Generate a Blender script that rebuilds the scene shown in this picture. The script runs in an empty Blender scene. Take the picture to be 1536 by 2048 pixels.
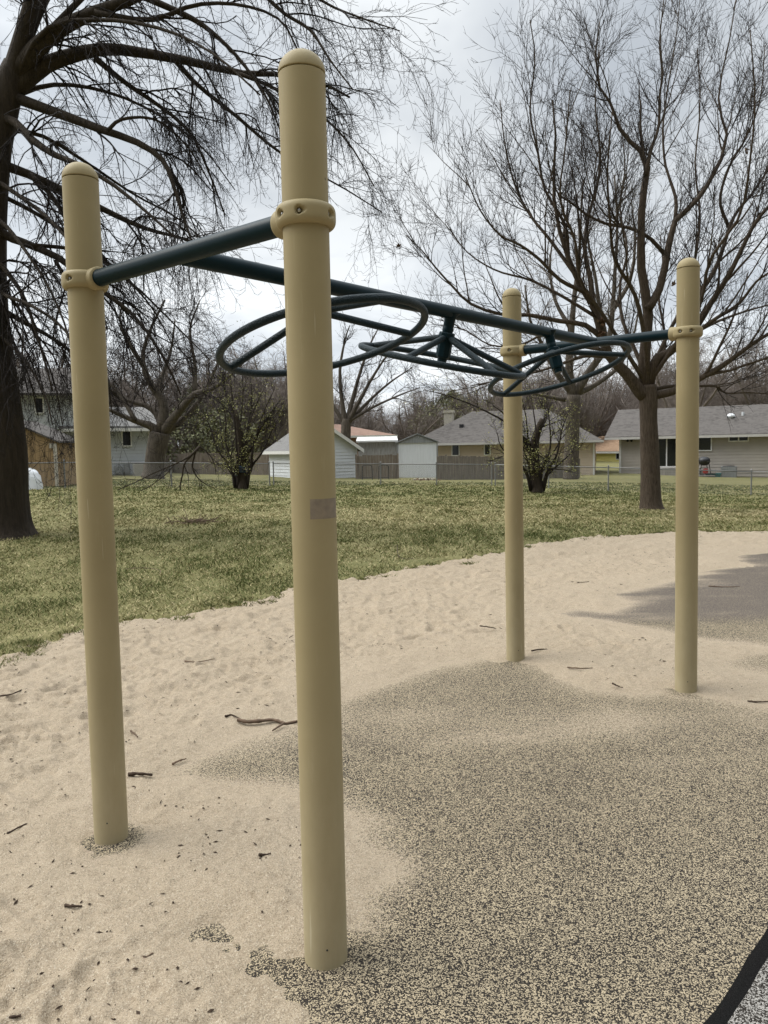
import bpy, math, random
import numpy as np
from mathutils import Vector, Matrix
S = bpy.context.scene
COL = S.collection
rad = math.radians

# ------------------------------------------------------------------ camera
F, PITCH, ROLL, CH = 1560.16, 0.0830, 0.0201, 1.5028
fw = np.array([0, math.cos(PITCH), -math.sin(PITCH)]); rt = np.array([1., 0, 0]); dn = -np.cross(rt, fw)
RM = np.array([math.cos(ROLL) * rt + math.sin(ROLL) * dn, -math.sin(ROLL) * rt + math.cos(ROLL) * dn, fw])
cam = bpy.data.cameras.new('camera'); co = bpy.data.objects.new('camera', cam); COL.objects.link(co)
cam.sensor_fit = 'VERTICAL'; cam.sensor_height = 36; cam.lens = F / 2048 * 36
cam.clip_start = 0.05; cam.clip_end = 3000
m = Matrix([[RM[0][i], -RM[1][i], -RM[2][i]] for i in range(3)]).to_4x4(); m.translation = (0, 0, CH)
co.matrix_world = m
S.camera = co

# ------------------------------------------------------------------ world, sun, exposure
SUN_EL, SUN_AZ = 48.0, 82.0          # azimuth: degrees from +Y towards the left
sd = Vector((-math.sin(rad(SUN_AZ)) * math.cos(rad(SUN_EL)), math.cos(rad(SUN_AZ)) * math.cos(rad(SUN_EL)), math.sin(rad(SUN_EL))))
w = bpy.data.worlds.new('World'); S.world = w; w.use_nodes = True
N, L = w.node_tree.nodes, w.node_tree.links
for n in list(N): N.remove(n)
def wn(t, **k):
    n = N.new(t)
    for a, b in k.items(): setattr(n, a, b)
    return n
def wmath(op, a, b=None, c=None):
    n = wn('ShaderNodeMath', operation=op)
    for i, v in enumerate((a, b, c)):
        if v is None: continue
        if isinstance(v, (int, float)): n.inputs[i].default_value = v
        else: L.new(v, n.inputs[i])
    return n.outputs[0]
out = wn('ShaderNodeOutputWorld'); bg = wn('ShaderNodeBackground'); bg.inputs[1].default_value = 0.1
L.new(bg.outputs[0], out.inputs[0])
sky = wn('ShaderNodeTexSky', sky_type='NISHITA'); sky.sun_disc = False
sky.sun_elevation = rad(SUN_EL); sky.sun_rotation = math.atan2(sd.x, sd.y)
tc = wn('ShaderNodeTexCoord'); sep = wn('ShaderNodeSeparateXYZ'); L.new(tc.outputs['Generated'], sep.inputs[0])
zc = wmath('MAXIMUM', sep.outputs[2], 0.0); zd = wmath('ADD', zc, 0.22)
cmb = wn('ShaderNodeCombineXYZ')
L.new(wmath('DIVIDE', sep.outputs[0], zd), cmb.inputs[0]); L.new(wmath('DIVIDE', sep.outputs[1], zd), cmb.inputs[1])
nz = wn('ShaderNodeTexNoise'); nz.inputs['Scale'].default_value = 1.15; nz.inputs['Detail'].default_value = 5; nz.inputs['Roughness'].default_value = 0.56
nz.inputs['Distortion'].default_value = 0.35
mp = wn('ShaderNodeMapping'); mp.inputs['Location'].default_value = (3.1, 1.7, 0); L.new(cmb.outputs[0], mp.inputs[0]); L.new(mp.outputs[0], nz.inputs['Vector'])
cr = wn('ShaderNodeValToRGB'); L.new(nz.outputs[0], cr.inputs[0])
cr.color_ramp.elements[0].position = 0.38; cr.color_ramp.elements[0].color = (0.51, 0.552, 0.60, 1)
cr.color_ramp.elements[1].position = 0.62; cr.color_ramp.elements[1].color = (0.83, 0.862, 0.882, 1)
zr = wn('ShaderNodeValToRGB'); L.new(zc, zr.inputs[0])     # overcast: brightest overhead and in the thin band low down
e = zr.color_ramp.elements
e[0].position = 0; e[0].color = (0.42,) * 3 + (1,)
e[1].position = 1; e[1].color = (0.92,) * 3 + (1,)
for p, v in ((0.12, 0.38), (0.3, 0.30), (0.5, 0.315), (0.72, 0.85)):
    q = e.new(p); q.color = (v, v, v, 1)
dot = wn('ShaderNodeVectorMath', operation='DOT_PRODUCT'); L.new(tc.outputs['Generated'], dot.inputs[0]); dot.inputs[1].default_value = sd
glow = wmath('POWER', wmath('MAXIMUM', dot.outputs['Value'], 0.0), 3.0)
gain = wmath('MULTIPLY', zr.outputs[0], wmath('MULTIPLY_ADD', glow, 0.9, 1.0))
side = wmath('MULTIPLY_ADD', sep.outputs[1], 1.1, wmath('MULTIPLY_ADD', sep.outputs[0], -0.42, wmath('MULTIPLY_ADD', zc, 0.9, 0.48)))   # unseen sky dimmed behind and right of the camera, to shade the posts
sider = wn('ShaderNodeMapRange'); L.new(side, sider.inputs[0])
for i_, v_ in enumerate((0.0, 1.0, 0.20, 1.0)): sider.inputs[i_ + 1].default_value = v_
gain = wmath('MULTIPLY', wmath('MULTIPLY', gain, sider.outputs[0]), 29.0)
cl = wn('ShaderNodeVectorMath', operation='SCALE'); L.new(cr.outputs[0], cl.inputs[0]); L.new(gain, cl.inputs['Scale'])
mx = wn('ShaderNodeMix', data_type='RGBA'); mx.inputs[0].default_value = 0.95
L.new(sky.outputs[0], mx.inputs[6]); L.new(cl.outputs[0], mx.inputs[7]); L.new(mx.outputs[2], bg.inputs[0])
sun = bpy.data.lights.new('sun', 'SUN'); sun.energy = 1.9; sun.angle = rad(38); sun.color = (1, 0.955, 0.88)
so = bpy.data.objects.new('sun', sun); COL.objects.link(so)
so.rotation_euler = (-sd).to_track_quat('-Z', 'Y').to_euler()
S.view_settings.view_transform = 'Standard'; S.view_settings.look = 'None'; S.view_settings.gamma = 1
S.view_settings.exposure = 0.28
S.cycles.max_bounces = 6

# ------------------------------------------------------------------ helpers
rng = np.random.default_rng(11)
def at(px, py, Y):
    """point of the world at depth Y on the line of sight of photo pixel (px, py)"""
    d = RM.T @ np.array([(px - 768) / F, (py - 1024) / F, 1.0])
    return np.array([0, 0, CH]) + d * (Y / d[1])
def onground(px, py, z=0.0):
    d = RM.T @ np.array([(px - 768) / F, (py - 1024) / F, 1.0])
    return np.array([0, 0, CH]) + d * ((z - CH) / d[2])
def smooth(t): t = np.clip(t, 0, 1); return t * t * (3 - 2 * t)
def hash2(i, j, s):
    h = (i.astype(np.int64) * 374761393 + j.astype(np.int64) * 668265263 + s * 974634777) & 0x7fffffff
    h = ((h ^ (h >> 13)) * 1274126177) & 0x7fffffff
    return ((h ^ (h >> 16)) & 0xffff) / 65535.0
def vnoise(x, y, s=0):
    i = np.floor(x); j = np.floor(y); u = x - i; v = y - j; u = u * u * (3 - 2 * u); v = v * v * (3 - 2 * v)
    return (hash2(i, j, s) * (1 - u) + hash2(i + 1, j, s) * u) * (1 - v) + (hash2(i, j + 1, s) * (1 - u) + hash2(i + 1, j + 1, s) * u) * v
def fbm(x, y, s=0, o=4):
    t = 0; a = .5; n = 0
    for k in range(o):
        t = t + a * vnoise(x * 2 ** k + 17 * k, y * 2 ** k + 9 * k, s + k); n += a; a *= .5
    return t / n
KA = [-0.8, -0.5, -0.37, -0.15, 0.155, 0.29, 0.47, 0.8]; KZ = [0.2, 0.2, 0.15, -0.13, -0.44, -0.55, -0.85, -1.0]
def terrain(x, y):
    x = np.asarray(x, float); y = np.asarray(y, float)
    return np.interp(x / np.maximum(y, 9), KA, KZ) * smooth((y - 9) / 24)

ORG = {}
def link(o, parent=None, kind=None, label=None, cat=None, group=None):
    COL.objects.link(o)
    if parent is not None: o.parent = parent
    if kind: o['kind'] = kind
    if label: o['label'] = label
    if cat: o['category'] = cat
    if group: o['group'] = group
    return o
def thing(name, label, cat, loc, rz=0.0, group=None):
    o = bpy.data.objects.new(name, None); o.empty_display_size = .2
    o.location = loc; o.rotation_euler = (0, 0, rz)
    ORG[o.name] = np.array(loc, float) if rz == 0 else np.zeros(3)
    return link(o, None, None, label, cat, group)
def meshdata(name, V, faces, smooth_=True, attr=None):
    """faces: list of int arrays (n,3) or (n,4)"""
    me = bpy.data.meshes.new(name); V = np.asarray(V, np.float32)
    faces = [np.asarray(f, np.int32) for f in faces if len(f)]
    me.vertices.add(len(V)); me.vertices.foreach_set('co', V.ravel())
    tot = np.concatenate([np.full(len(f), f.shape[1], np.int32) for f in faces]); idx = np.concatenate([f.ravel() for f in faces])
    me.loops.add(len(idx)); me.loops.foreach_set('vertex_index', idx)
    me.polygons.add(len(tot)); st = np.concatenate([[0], np.cumsum(tot)[:-1]]).astype(np.int32)
    me.polygons.foreach_set('loop_start', st)
    me.polygons.foreach_set('use_smooth', np.full(len(tot), smooth_, bool))
    if attr:
        for k, a in attr.items():
            at_ = me.attributes.new(k, 'FLOAT', 'POINT'); at_.data.foreach_set('value', np.asarray(a, np.float32))
    me.update(calc_edges=True); me.validate()
    return me
def obj(name, geo, mat, parent=None, world=True, smooth_=True, attr=None, **kw):
    V, faces = geo
    V = np.asarray(V, float)
    org = np.zeros(3)
    if parent is not None:
        org = ORG.get(parent.name, np.zeros(3))
        if world: V = V - org
    me = meshdata(name, V, faces, smooth_, attr); me.materials.append(mat)
    o = bpy.data.objects.new(name, me); link(o, parent, **kw)
    ORG[o.name] = org
    return o
def join(*geos):
    Vs, Fs, n = [], [], 0
    for V, fs in geos:
        V = np.asarray(V, float).reshape(-1, 3); Vs.append(V)
        Fs += [np.asarray(f) + n for f in fs if len(f)]; n += len(V)
    return np.concatenate(Vs), Fs
def box(x0, x1, y0, y1, z0, z1):
    V = [(x, y, z) for z in (z0, z1) for y in (y0, y1) for x in (x0, x1)]
    return np.array(V, float), [np.array([(0, 2, 3, 1), (4, 5, 7, 6), (0, 1, 5, 4), (2, 6, 7, 3), (0, 4, 6, 2), (1, 3, 7, 5)])]
def poly(pts, y0, y1):
    """prism: polygon in (x, z), extruded from y0 to y1"""
    n = len(pts); V = [(p[0], y0, p[1]) for p in pts] + [(p[0], y1, p[1]) for p in pts]
    q = np.array([(i, (i + 1) % n, n + (i + 1) % n, n + i) for i in range(n)])
    V += [(np.mean([p[0] for p in pts]), y, np.mean([p[1] for p in pts])) for y in (y0, y1)]
    t = np.array([((i + 1) % n, i, 2 * n) for i in range(n)] + [(n + i, n + (i + 1) % n, 2 * n + 1) for i in range(n)])
    return np.array(V, float), [q, t]
def hexa(P):
    """8 corners: bottom 4 (ccw) then top 4"""
    return np.array(P, float), [np.array([(3, 2, 1, 0), (4, 5, 6, 7), (0, 1, 5, 4), (1, 2, 6, 5), (2, 3, 7, 6), (3, 0, 4, 7)])]
def tubes(P, R, n=6, cap=True):
    """P (N,K,3), R (N,K) -> one geometry with N tubes"""
    P = np.asarray(P, float); R = np.asarray(R, float); Nn, K, _ = P.shape
    T = np.gradient(P, axis=1); T /= np.linalg.norm(T, axis=2, keepdims=True) + 1e-9
    d = P[:, -1] - P[:, 0]; ref = np.zeros((Nn, 3)); ax = np.argmin(np.abs(d), axis=1); ref[np.arange(Nn), ax] = 1
    ref = np.repeat(ref[:, None], K, 1)
    U = np.cross(T, ref); U /= np.linalg.norm(U, axis=2, keepdims=True) + 1e-9
    W = np.cross(T, U)
    a = np.arange(n) * 2 * math.pi / n
    V = P[:, :, None] + R[:, :, None, None] * (np.cos(a)[:, None] * U[:, :, None] + np.sin(a)[:, None] * W[:, :, None])
    base = (np.arange(Nn) * K * n)[:, None, None] + (np.arange(K - 1) * n)[None, :, None]
    j = np.arange(n); j2 = (j + 1) % n
    q = np.stack([base + j, base + j2, base + n + j2, base + n + j], -1).reshape(-1, 4)
    V = V.reshape(-1, 3); fs = [q]
    if cap:
        c = np.concatenate([P[:, 0], P[:, -1]]); b = len(V); V = np.concatenate([V, c])
        i = np.arange(Nn)[:, None]
        t0 = np.stack([i * K * n + j2, i * K * n + j, np.broadcast_to(b + i, (Nn, n))], -1).reshape(-1, 3)
        o = i * K * n + (K - 1) * n
        t1 = np.stack([o + j, o + j2, np.broadcast_to(b + Nn + i, (Nn, n))], -1).reshape(-1, 3)
        fs += [t0, t1]
    return V, fs
def tube(pts, r, n=20):
    pts = np.array(pts, float); r = np.full(len(pts), r) if np.isscalar(r) else np.array(r)
    e0_, e1_ = pts[0] + (pts[1] - pts[0]) * .004, pts[-1] + (pts[-2] - pts[-1]) * .004      # end loops keep the shading of the caps off the shaft
    pts = np.concatenate([pts[:1], [e0_], pts[1:-1], [e1_], pts[-1:]]); r = np.concatenate([r[:1], r[:1], r[1:-1], r[-1:], r[-1:]])
    return tubes(pts[None], r[None], n)
def lathe(prof, n=40, origin=(0, 0, 0), axis=(0, 0, 1), a0=0, a1=2 * math.pi):
    z = np.array(axis, float); z /= np.linalg.norm(z)
    u = np.cross(z, [0, 1, 0]) if abs(z[1]) < .9 else np.cross(z, [1, 0, 0]); u /= np.linalg.norm(u); v = np.cross(z, u)
    full = abs(a1 - a0 - 2 * math.pi) < 1e-6; m_ = n if full else n + 1
    a = a0 + (a1 - a0) * np.arange(m_) / n
    pr = np.array(prof, float)
    V = np.array(origin) + pr[:, 0][:, None, None] * (np.cos(a)[:, None] * u + np.sin(a)[:, None] * v) + pr[:, 1][:, None, None] * z
    k = len(pr); q = []
    j = np.arange(n); j2 = (j + 1) % m_
    for i in range(k - 1): q.append(np.stack([i * m_ + j, i * m_ + j2, (i + 1) * m_ + j2, (i + 1) * m_ + j], -1))
    return V.reshape(-1, 3), [np.concatenate(q)]
def resample(P, K):
    """Catmull-Rom through control rows, K+1 samples"""
    P = np.asarray(P, float); n = len(P)
    Q = np.concatenate([[2 * P[0] - P[1]], P, [2 * P[-1] - P[-2]]])
    t = np.linspace(0, n - 1, K + 1); i = np.minimum(t.astype(int), n - 2); f = (t - i)[:, None]
    a, b, c, d = Q[i], Q[i + 1], Q[i + 2], Q[i + 3]
    return .5 * (2 * b + (c - a) * f + (2 * a - 5 * b + 4 * c - d) * f ** 2 + (3 * b - 3 * c + d - a) * f ** 3)

# ------------------------------------------------------------------ materials
def newmat(name):
    m_ = bpy.data.materials.new(name); m_.use_nodes = True
    nt = m_.node_tree; b = nt.nodes['Principled BSDF']
    return m_, nt, b
def node(nt, t, ins=None, **k):
    n = nt.nodes.new(t)
    for a, b in k.items(): setattr(n, a, b)
    for a, b in (ins or {}).items():
        if hasattr(b, 'is_output'): nt.links.new(b, n.inputs[a])
        else: n.inputs[a].default_value = b
    return n
def c4(c): return (c[0], c[1], c[2], 1)
def ramp(nt, fac, stops, interp='LINEAR'):
    r = node(nt, 'ShaderNodeValToRGB', {0: fac}); r.color_ramp.interpolation = interp
    e = r.color_ramp.elements; e[0].position, e[0].color = stops[0][0], c4(stops[0][1]); e[1].position, e[1].color = stops[-1][0], c4(stops[-1][1])
    for p, c in stops[1:-1]:
        q = e.new(p); q.color = c4(c)
    return r.outputs[0]
def mixc(nt, f, a, b, mode='MIX'):
    n = node(nt, 'ShaderNodeMix', data_type='RGBA', blend_type=mode)
    for i, v in ((0, f), (6, a), (7, b)):
        if hasattr(v, 'is_output'): nt.links.new(v, n.inputs[i])
        else: n.inputs[i].default_value = v if i == 0 else c4(v)
    return n.outputs[2]
def noise(nt, vec, scale, detail=4, rough=.55, dist=0):
    n = node(nt, 'ShaderNodeTexNoise', {'Scale': scale, 'Detail': detail, 'Roughness': rough, 'Distortion': dist})
    if vec is not None: nt.links.new(vec, n.inputs['Vector'])
    return n.outputs[0]
def coords(nt, scale=(1, 1, 1), which='Object'):
    t = node(nt, 'ShaderNodeTexCoord'); mp_ = node(nt, 'ShaderNodeMapping'); nt.links.new(t.outputs[which], mp_.inputs[0])
    mp_.inputs['Scale'].default_value = scale
    return mp_.outputs[0]
def bump(nt, b, h, strength=.4, dist=.01):
    n = node(nt, 'ShaderNodeBump', {'Height': h, 'Strength': strength, 'Distance': dist}); nt.links.new(n.outputs[0], b.inputs['Normal'])
def simple(name, c, rough=.6, var=.25, scale=6, c2=None, stretch=(1, 1, 1), bs=0, bscale=40, metal=0, spec=.5):
    m_, nt, b = newmat(name); v = coords(nt, stretch)
    f = noise(nt, v, scale, 5, .6)
    if c2 is None: c2 = tuple(x * (1 - var) for x in c)
    col = ramp(nt, f, [(.3, c2), (.7, c)])
    nt.links.new(col, b.inputs['Base Color']); b.inputs['Roughness'].default_value = rough; b.inputs['Metallic'].default_value = metal
    b.inputs['Specular IOR Level'].default_value = spec
    if bs: bump(nt, b, noise(nt, v, bscale, 4), bs)
    return m_
def bark(name, c1, c2, sx=9, bs=.9):
    m_, nt, b = newmat(name); v = coords(nt, (sx, sx, sx * .16))
    n1 = noise(nt, v, 1.6, 6, .65, .6); v2 = coords(nt, (1, 1, 1)); n2 = noise(nt, v2, .8, 3)
    col = mixc(nt, n2, ramp(nt, n1, [(.38, c1), (.62, c2)]), tuple(x * .75 for x in c2))
    nt.links.new(col, b.inputs['Base Color']); b.inputs['Roughness'].default_value = .9; b.inputs['Specular IOR Level'].default_value = .2
    bump(nt, b, n1, bs, .06)
    return m_
M = {}
# posts: tan powder coat, slightly paler towards the bottom
m_, nt, b = newmat('tan_powder_coat'); v = coords(nt)
f = noise(nt, v, 3, 5, .6); f2 = noise(nt, coords(nt, (9, 9, 1.2)), 3, 5, .7)
col = ramp(nt, f, [(.3, (.262, .213, .116)), (.7, (.300, .245, .136))])
col = mixc(nt, ramp(nt, f2, [(.60, (0, 0, 0)), (.85, (.4, .4, .4))]), col, (.40, .345, .22))
sz_ = node(nt, 'ShaderNodeSeparateXYZ', {0: v})          # mottled paler tint growing towards the foot, thin scratches higher up
lowd = node(nt, 'ShaderNodeMapRange', {0: sz_.outputs[2], 1: .95, 2: 0.0, 3: 0.0, 4: .75})
ns_ = node(nt, 'ShaderNodeMath', {0: lowd.outputs[0], 1: noise(nt, coords(nt, (7, 7, 2.2)), 2.2, 6, .7)}, operation='MULTIPLY')
col = mixc(nt, ns_.outputs[0], col, (.46, .40, .27))
sc_ = noise(nt, coords(nt, (60, 60, 2.0)), 2.0, 2, .5)
col = mixc(nt, ramp(nt, sc_, [(.73, (0, 0, 0)), (.76, (.45, .45, .45))]), col, (.50, .45, .33))
sp_ = node(nt, 'ShaderNodeTexVoronoi', {'Vector': coords(nt), 'Scale': 5.0})
col = mixc(nt, ramp(nt, sp_.outputs['Distance'], [(.016, (.8, .8, .8)), (.024, (0, 0, 0))]), col, (.12, .09, .05))
nt.links.new(col, b.inputs['Base Color']); b.inputs['Roughness'].default_value = .5; b.inputs['Specular IOR Level'].default_value = .1
bump(nt, b, noise(nt, v, 260, 2), .05, .002); M['post'] = m_
M['clamp'] = simple('tan_cast_clamp', (.290, .237, .132), .5, .08, 8, bs=.04, bscale=200, spec=.1)
M['teal'] = simple('dark_teal_powder_coat', (.0035, .015, .020), .40, .2, 10, spec=.10)
m_, nt, b = newmat('textured_teal_grip'); v = coords(nt)
vo = node(nt, 'ShaderNodeTexVoronoi', {'Vector': v, 'Scale': 230.0})
nt.links.new(ramp(nt, noise(nt, v, 20), [(.3, (.004, .012, .015)), (.7, (.008, .019, .023))]), b.inputs['Base Color'])
b.inputs['Roughness'].default_value = .45; b.inputs['Specular IOR Level'].default_value = .16; bump(nt, b, vo.outputs['Distance'], .8, .004); M['grip'] = m_
M['steel'] = simple('bolt_steel', (.45, .43, .4), .35, .2, 50, metal=1)
M['black'] = simple('black_plastic', (.015, .015, .016), .5, .3, 10)
M['residue'] = simple('sticker_residue', (.22, .175, .122), .8, .25, 45, (.155, .124, .092))
# ground
m_, nt, b = newmat('lawn_soil'); v = coords(nt)
a = noise(nt, v, .55, 5, .6); a2 = noise(nt, v, 14, 5, .7)
g = mixc(nt, a2, ramp(nt, a, [(.35, (.085, .095, .036)), (.62, (.155, .145, .065))]), ramp(nt, a2, [(.3, (.07, .065, .025)), (.7, (.26, .225, .105))]))
nt.links.new(g, b.inputs['Base Color']); b.inputs['Roughness'].default_value = .95; b.inputs['Specular IOR Level'].default_value = .1
bump(nt, b, a2, .6, .03); M['lawn'] = m_
def sand_nodes(nt, v):
    big = noise(nt, v, 1.3, 4, .6); mid = noise(nt, v, 34, 4, .7)
    vor = node(nt, 'ShaderNodeTexVoronoi', {'Vector': v, 'Scale': 400.0})
    sepc = node(nt, 'ShaderNodeSeparateColor', {0: vor.outputs['Color']})
    gr = ramp(nt, sepc.outputs[0], [(0, (.085, .064, .042)), (.15, (.245, .192, .130)), (.5, (.345, .278, .196)), (.86, (.395, .325, .236)), (1, (.58, .51, .41))])
    col = mixc(nt, .35, gr, ramp(nt, big, [(.3, (.305, .245, .170)), (.7, (.365, .297, .214))]))
    col = mixc(nt, ramp(nt, mid, [(.33, (.45, .45, .45)), (.48, (0, 0, 0))]), col, (.20, .152, .100))
    h = node(nt, 'ShaderNodeMath', {0: mid, 1: noise(nt, v, 150, 3, .7)}, operation='ADD')
    return col, h.outputs[0]
m_, nt, b = newmat('play_sand'); v = coords(nt)
col, hh = sand_nodes(nt, v)
nt.links.new(col, b.inputs['Base Color']); b.inputs['Roughness'].default_value = .95; b.inputs['Specular IOR Level'].default_value = .15
bump(nt, b, hh, .75, .012); M['sand'] = m_
def rubber(name, light, lightw, grey=False):
    m_, nt, b = newmat(name); v = coords(nt)
    vor = node(nt, 'ShaderNodeTexVoronoi', {'Vector': v, 'Scale': 290.0})
    sepc = node(nt, 'ShaderNodeSeparateColor', {0: vor.outputs['Color']})
    wob = noise(nt, v, 2.2, 5, .6)
    th = node(nt, 'ShaderNodeMath', {0: wob, 1: .30, 2: sepc.outputs[0]}, operation='MULTIPLY_ADD')
    tint = node(nt, 'ShaderNodeAttribute', attribute_name='tint')
    sp = ramp(nt, th.outputs[0], [(0, (.014, .012, .010)), (lightw, (.034, .028, .022)), (lightw + .05, tuple(x * .62 for x in light)), (lightw + .32, light), (1, tuple(min(1, x * 1.15) for x in light))])
    att = node(nt, 'ShaderNodeAttribute', attribute_name='dust')
    dn_ = node(nt, 'ShaderNodeMath', {0: noise(nt, v, 60, 4, .75), 1: -.5}, operation='ADD')
    d2 = node(nt, 'ShaderNodeMath', {0: dn_.outputs[0], 1: 2.2, 2: att.outputs['Fac']}, operation='MULTIPLY_ADD')
    d3 = node(nt, 'ShaderNodeMath', {0: sepc.outputs[1], 1: -.5}, operation='ADD')
    d4 = node(nt, 'ShaderNodeMath', {0: d3.outputs[0], 1: .55, 2: d2.outputs[0]}, operation='MULTIPLY_ADD', use_clamp=True)
    fac = ramp(nt, d4.outputs[0], [(.18, (0, 0, 0)), (.85, (1, 1, 1))])
    sp = sp if grey else mixc(nt, tint.outputs['Fac'], sp, mixc(nt, .68, sp, (.088, .073, .065)))
    scol, sh = sand_nodes(nt, v)
    col = sp if grey else mixc(nt, fac, sp, scol)
    nt.links.new(col, b.inputs['Base Color']); b.inputs['Roughness'].default_value = .9; b.inputs['Specular IOR Level'].default_value = .18
    b1 = node(nt, 'ShaderNodeBump', {'Height': vor.outputs['Distance'], 'Strength': .7, 'Distance': -.004})
    if grey: nt.links.new(b1.outputs[0], b.inputs['Normal'])
    else:
        b2 = node(nt, 'ShaderNodeBump', {'Height': sh, 'Strength': .75, 'Distance': .012}); mv = node(nt, 'ShaderNodeMix', data_type='VECTOR')
        nt.links.new(fac, mv.inputs[0]); nt.links.new(b1.outputs[0], mv.inputs[4]); nt.links.new(b2.outputs[0], mv.inputs[5]); nt.links.new(mv.outputs[1], b.inputs['Normal'])
    return m_
M['rubber'] = rubber('beige_black_rubber_granules', (.365, .298, .198), .70)
M['greyrub'] = rubber('grey_black_rubber_granules', (.29, .272, .245), .64, True)
M['blackrub'] = simple('black_rubber_edge', (.010, .0095, .009), .95, .5, 120, bs=.8, bscale=180, spec=.08)
m_, nt, b = newmat('grass_blade'); att = node(nt, 'ShaderNodeAttribute', attribute_name='tone')
nt.links.new(ramp(nt, att.outputs['Fac'], [(0, (.055, .070, .020)), (.35, (.098, .110, .034)), (.6, (.175, .162, .066)), (1, (.40, .335, .185))]), b.inputs['Base Color'])
b.inputs['Roughness'].default_value = .8; b.inputs['Specular IOR Level'].default_value = .15; M['grass'] = m_
M['bark_dark'] = bark('dark_maple_bark', (.018, .014, .010), (.060, .046, .033))
M['bark_brown'] = bark('brown_maple_bark', (.022, .015, .010), (.125, .094, .068), 22)
M['bark_grey'] = bark('grey_bark', (.04, .033, .026), (.13, .108, .085), 8)
M['twig_dark'] = simple('dark_twig', (.024, .019, .017), .9, .5, 2, spec=.2)
M['twig_brown'] = simple('brown_twig', (.042, .033, .028), .9, .5, 2, spec=.2)
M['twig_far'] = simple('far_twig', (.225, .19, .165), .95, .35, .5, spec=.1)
M['dead'] = simple('dead_leaf', (.16, .09, .045), .9, .6, 30)
M['stick'] = simple('dry_stick', (.16, .11, .075), .9, .55, 30, spec=.2)
M['chip'] = simple('dark_wood_chip', (.07, .047, .032), .9, .6, 60, spec=.2)
def leafmat(name, a, bcol):
    m_, nt, b = newmat(name); att = node(nt, 'ShaderNodeAttribute', attribute_name='tone')
    nt.links.new(ramp(nt, att.outputs['Fac'], [(0, a), (1, bcol)]), b.inputs['Base Color']); b.inputs['Roughness'].default_value = .75
    return m_
M['leaf_spring'] = leafmat('spring_leaf', (.17, .175, .05), (.42, .40, .14))
M['leaf_olive'] = leafmat('olive_needles', (.06, .065, .028), (.18, .18, .08))
def wood(name, a, bcol, sc=3):
    return simple(name, bcol, .9, .4, sc, a, (6, 6, .5), bs=.3, bscale=9, spec=.15)
M['fence_wood'] = wood('weathered_fence_wood', (.13, .105, .085), (.27, .225, .18))
M['fence_grey'] = wood('grey_fence_wood', (.14, .122, .105), (.26, .228, .198))
M['plank_pale'] = wood('peeling_white_plank', (.20, .185, .165), (.50, .49, .46), 5)
M['sid_white'] = simple('white_siding', (.70, .725, .75), .6, .08, 2, spec=.3)
M['sid_blue'] = simple('pale_blue_grey_siding', (.50, .52, .54), .6, .1, 2, spec=.3)
M['sid_taupe'] = simple('taupe_siding', (.42, .38, .335), .65, .12, 2, spec=.3)
M['sid_tan'] = simple('tan_siding', (.60, .50, .39), .65, .1, 2, spec=.3)
M['sid_yellow'] = simple('yellow_siding', (.82, .73, .27), .65, .1, 2, spec=.3)
M['brick'] = simple('pinkish_brick', (.36, .22, .165), .9, .3, 5)
M['trim'] = simple('white_trim', (.72, .71, .68), .5, .08, 4)
M['gutter'] = simple('pale_gutter', (.50, .48, .45), .5, .12, 4)
def shingle(name, a, bcol):
    m_, nt, b = newmat(name); v = coords(nt)
    vor = node(nt, 'ShaderNodeTexVoronoi', {'Vector': coords(nt, (5, 13, 13)), 'Scale': 1.0})
    s = node(nt, 'ShaderNodeSeparateColor', {0: vor.outputs['Color']})
    f = node(nt, 'ShaderNodeMath', {0: s.outputs[0], 1: noise(nt, v, .7, 4)}, operation='ADD')
    nt.links.new(ramp(nt, f.outputs[0], [(.3, a), (1.6, bcol)]), b.inputs['Base Color']); b.inputs['Roughness'].default_value = .95
    b.inputs['Specular IOR Level'].default_value = .15
    return m_
M['roof_grey'] = shingle('grey_shingles', (.052, .047, .043), (.108, .098, .090))
M['roof_pale'] = shingle('pale_grey_shingles', (.115, .11, .106), (.175, .17, .162))
M['roof_terra'] = shingle('terracotta_shingles', (.165, .105, .082), (.245, .162, .125))
M['roof_brown'] = shingle('orange_brown_shingles', (.24, .15, .09), (.37, .25, .165))
M['roof_dark'] = shingle('dark_slate_shingles', (.022, .025, .03), (.05, .055, .062))
m_, nt, b = newmat('window_glass'); b.inputs['Base Color'].default_value = (.012, .014, .015, 1); b.inputs['Roughness'].default_value = .08
bump(nt, b, noise(nt, coords(nt), 1.2, 2), .05, .05); M['glass'] = m_
M['shed_tan'] = simple('ochre_shed_panel', (.30, .20, .095), .8, .15, 2, None, (5, 5, .5))
M['metal_white'] = simple('white_sheet_metal', (.82, .84, .86), .45, .12, 3, None, (4, 4, .4), spec=.4)
M['metal_grey'] = simple('dull_grey_metal', (.30, .31, .31), .5, .35, 4, None, (4, 4, .4))
M['galv'] = simple('galvanised_steel', (.20, .20, .195), .6, .2, 10)
M['concrete'] = simple('concrete', (.42, .40, .36), .9, .25, 4, bs=.2)
M['deck'] = wood('grey_deck_boards', (.20, .185, .17), (.36, .34, .31))
M['white_sheet'] = simple('white_plastic_sheet', (.74, .76, .78), .5, .15, 5, bs=.4, bscale=6)
M['bluecloth'] = simple('faded_blue_cloth', (.035, .06, .10), .9, .4, 20)
M['red'] = simple('red_plastic', (.45, .04, .03), .5, .2, 8)
M['teal_pl'] = simple('teal_plastic', (.03, .16, .16), .5, .2, 8)
M['cream'] = simple('cream_chimney', (.50, .46, .38), .9, .2, 6)

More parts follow.
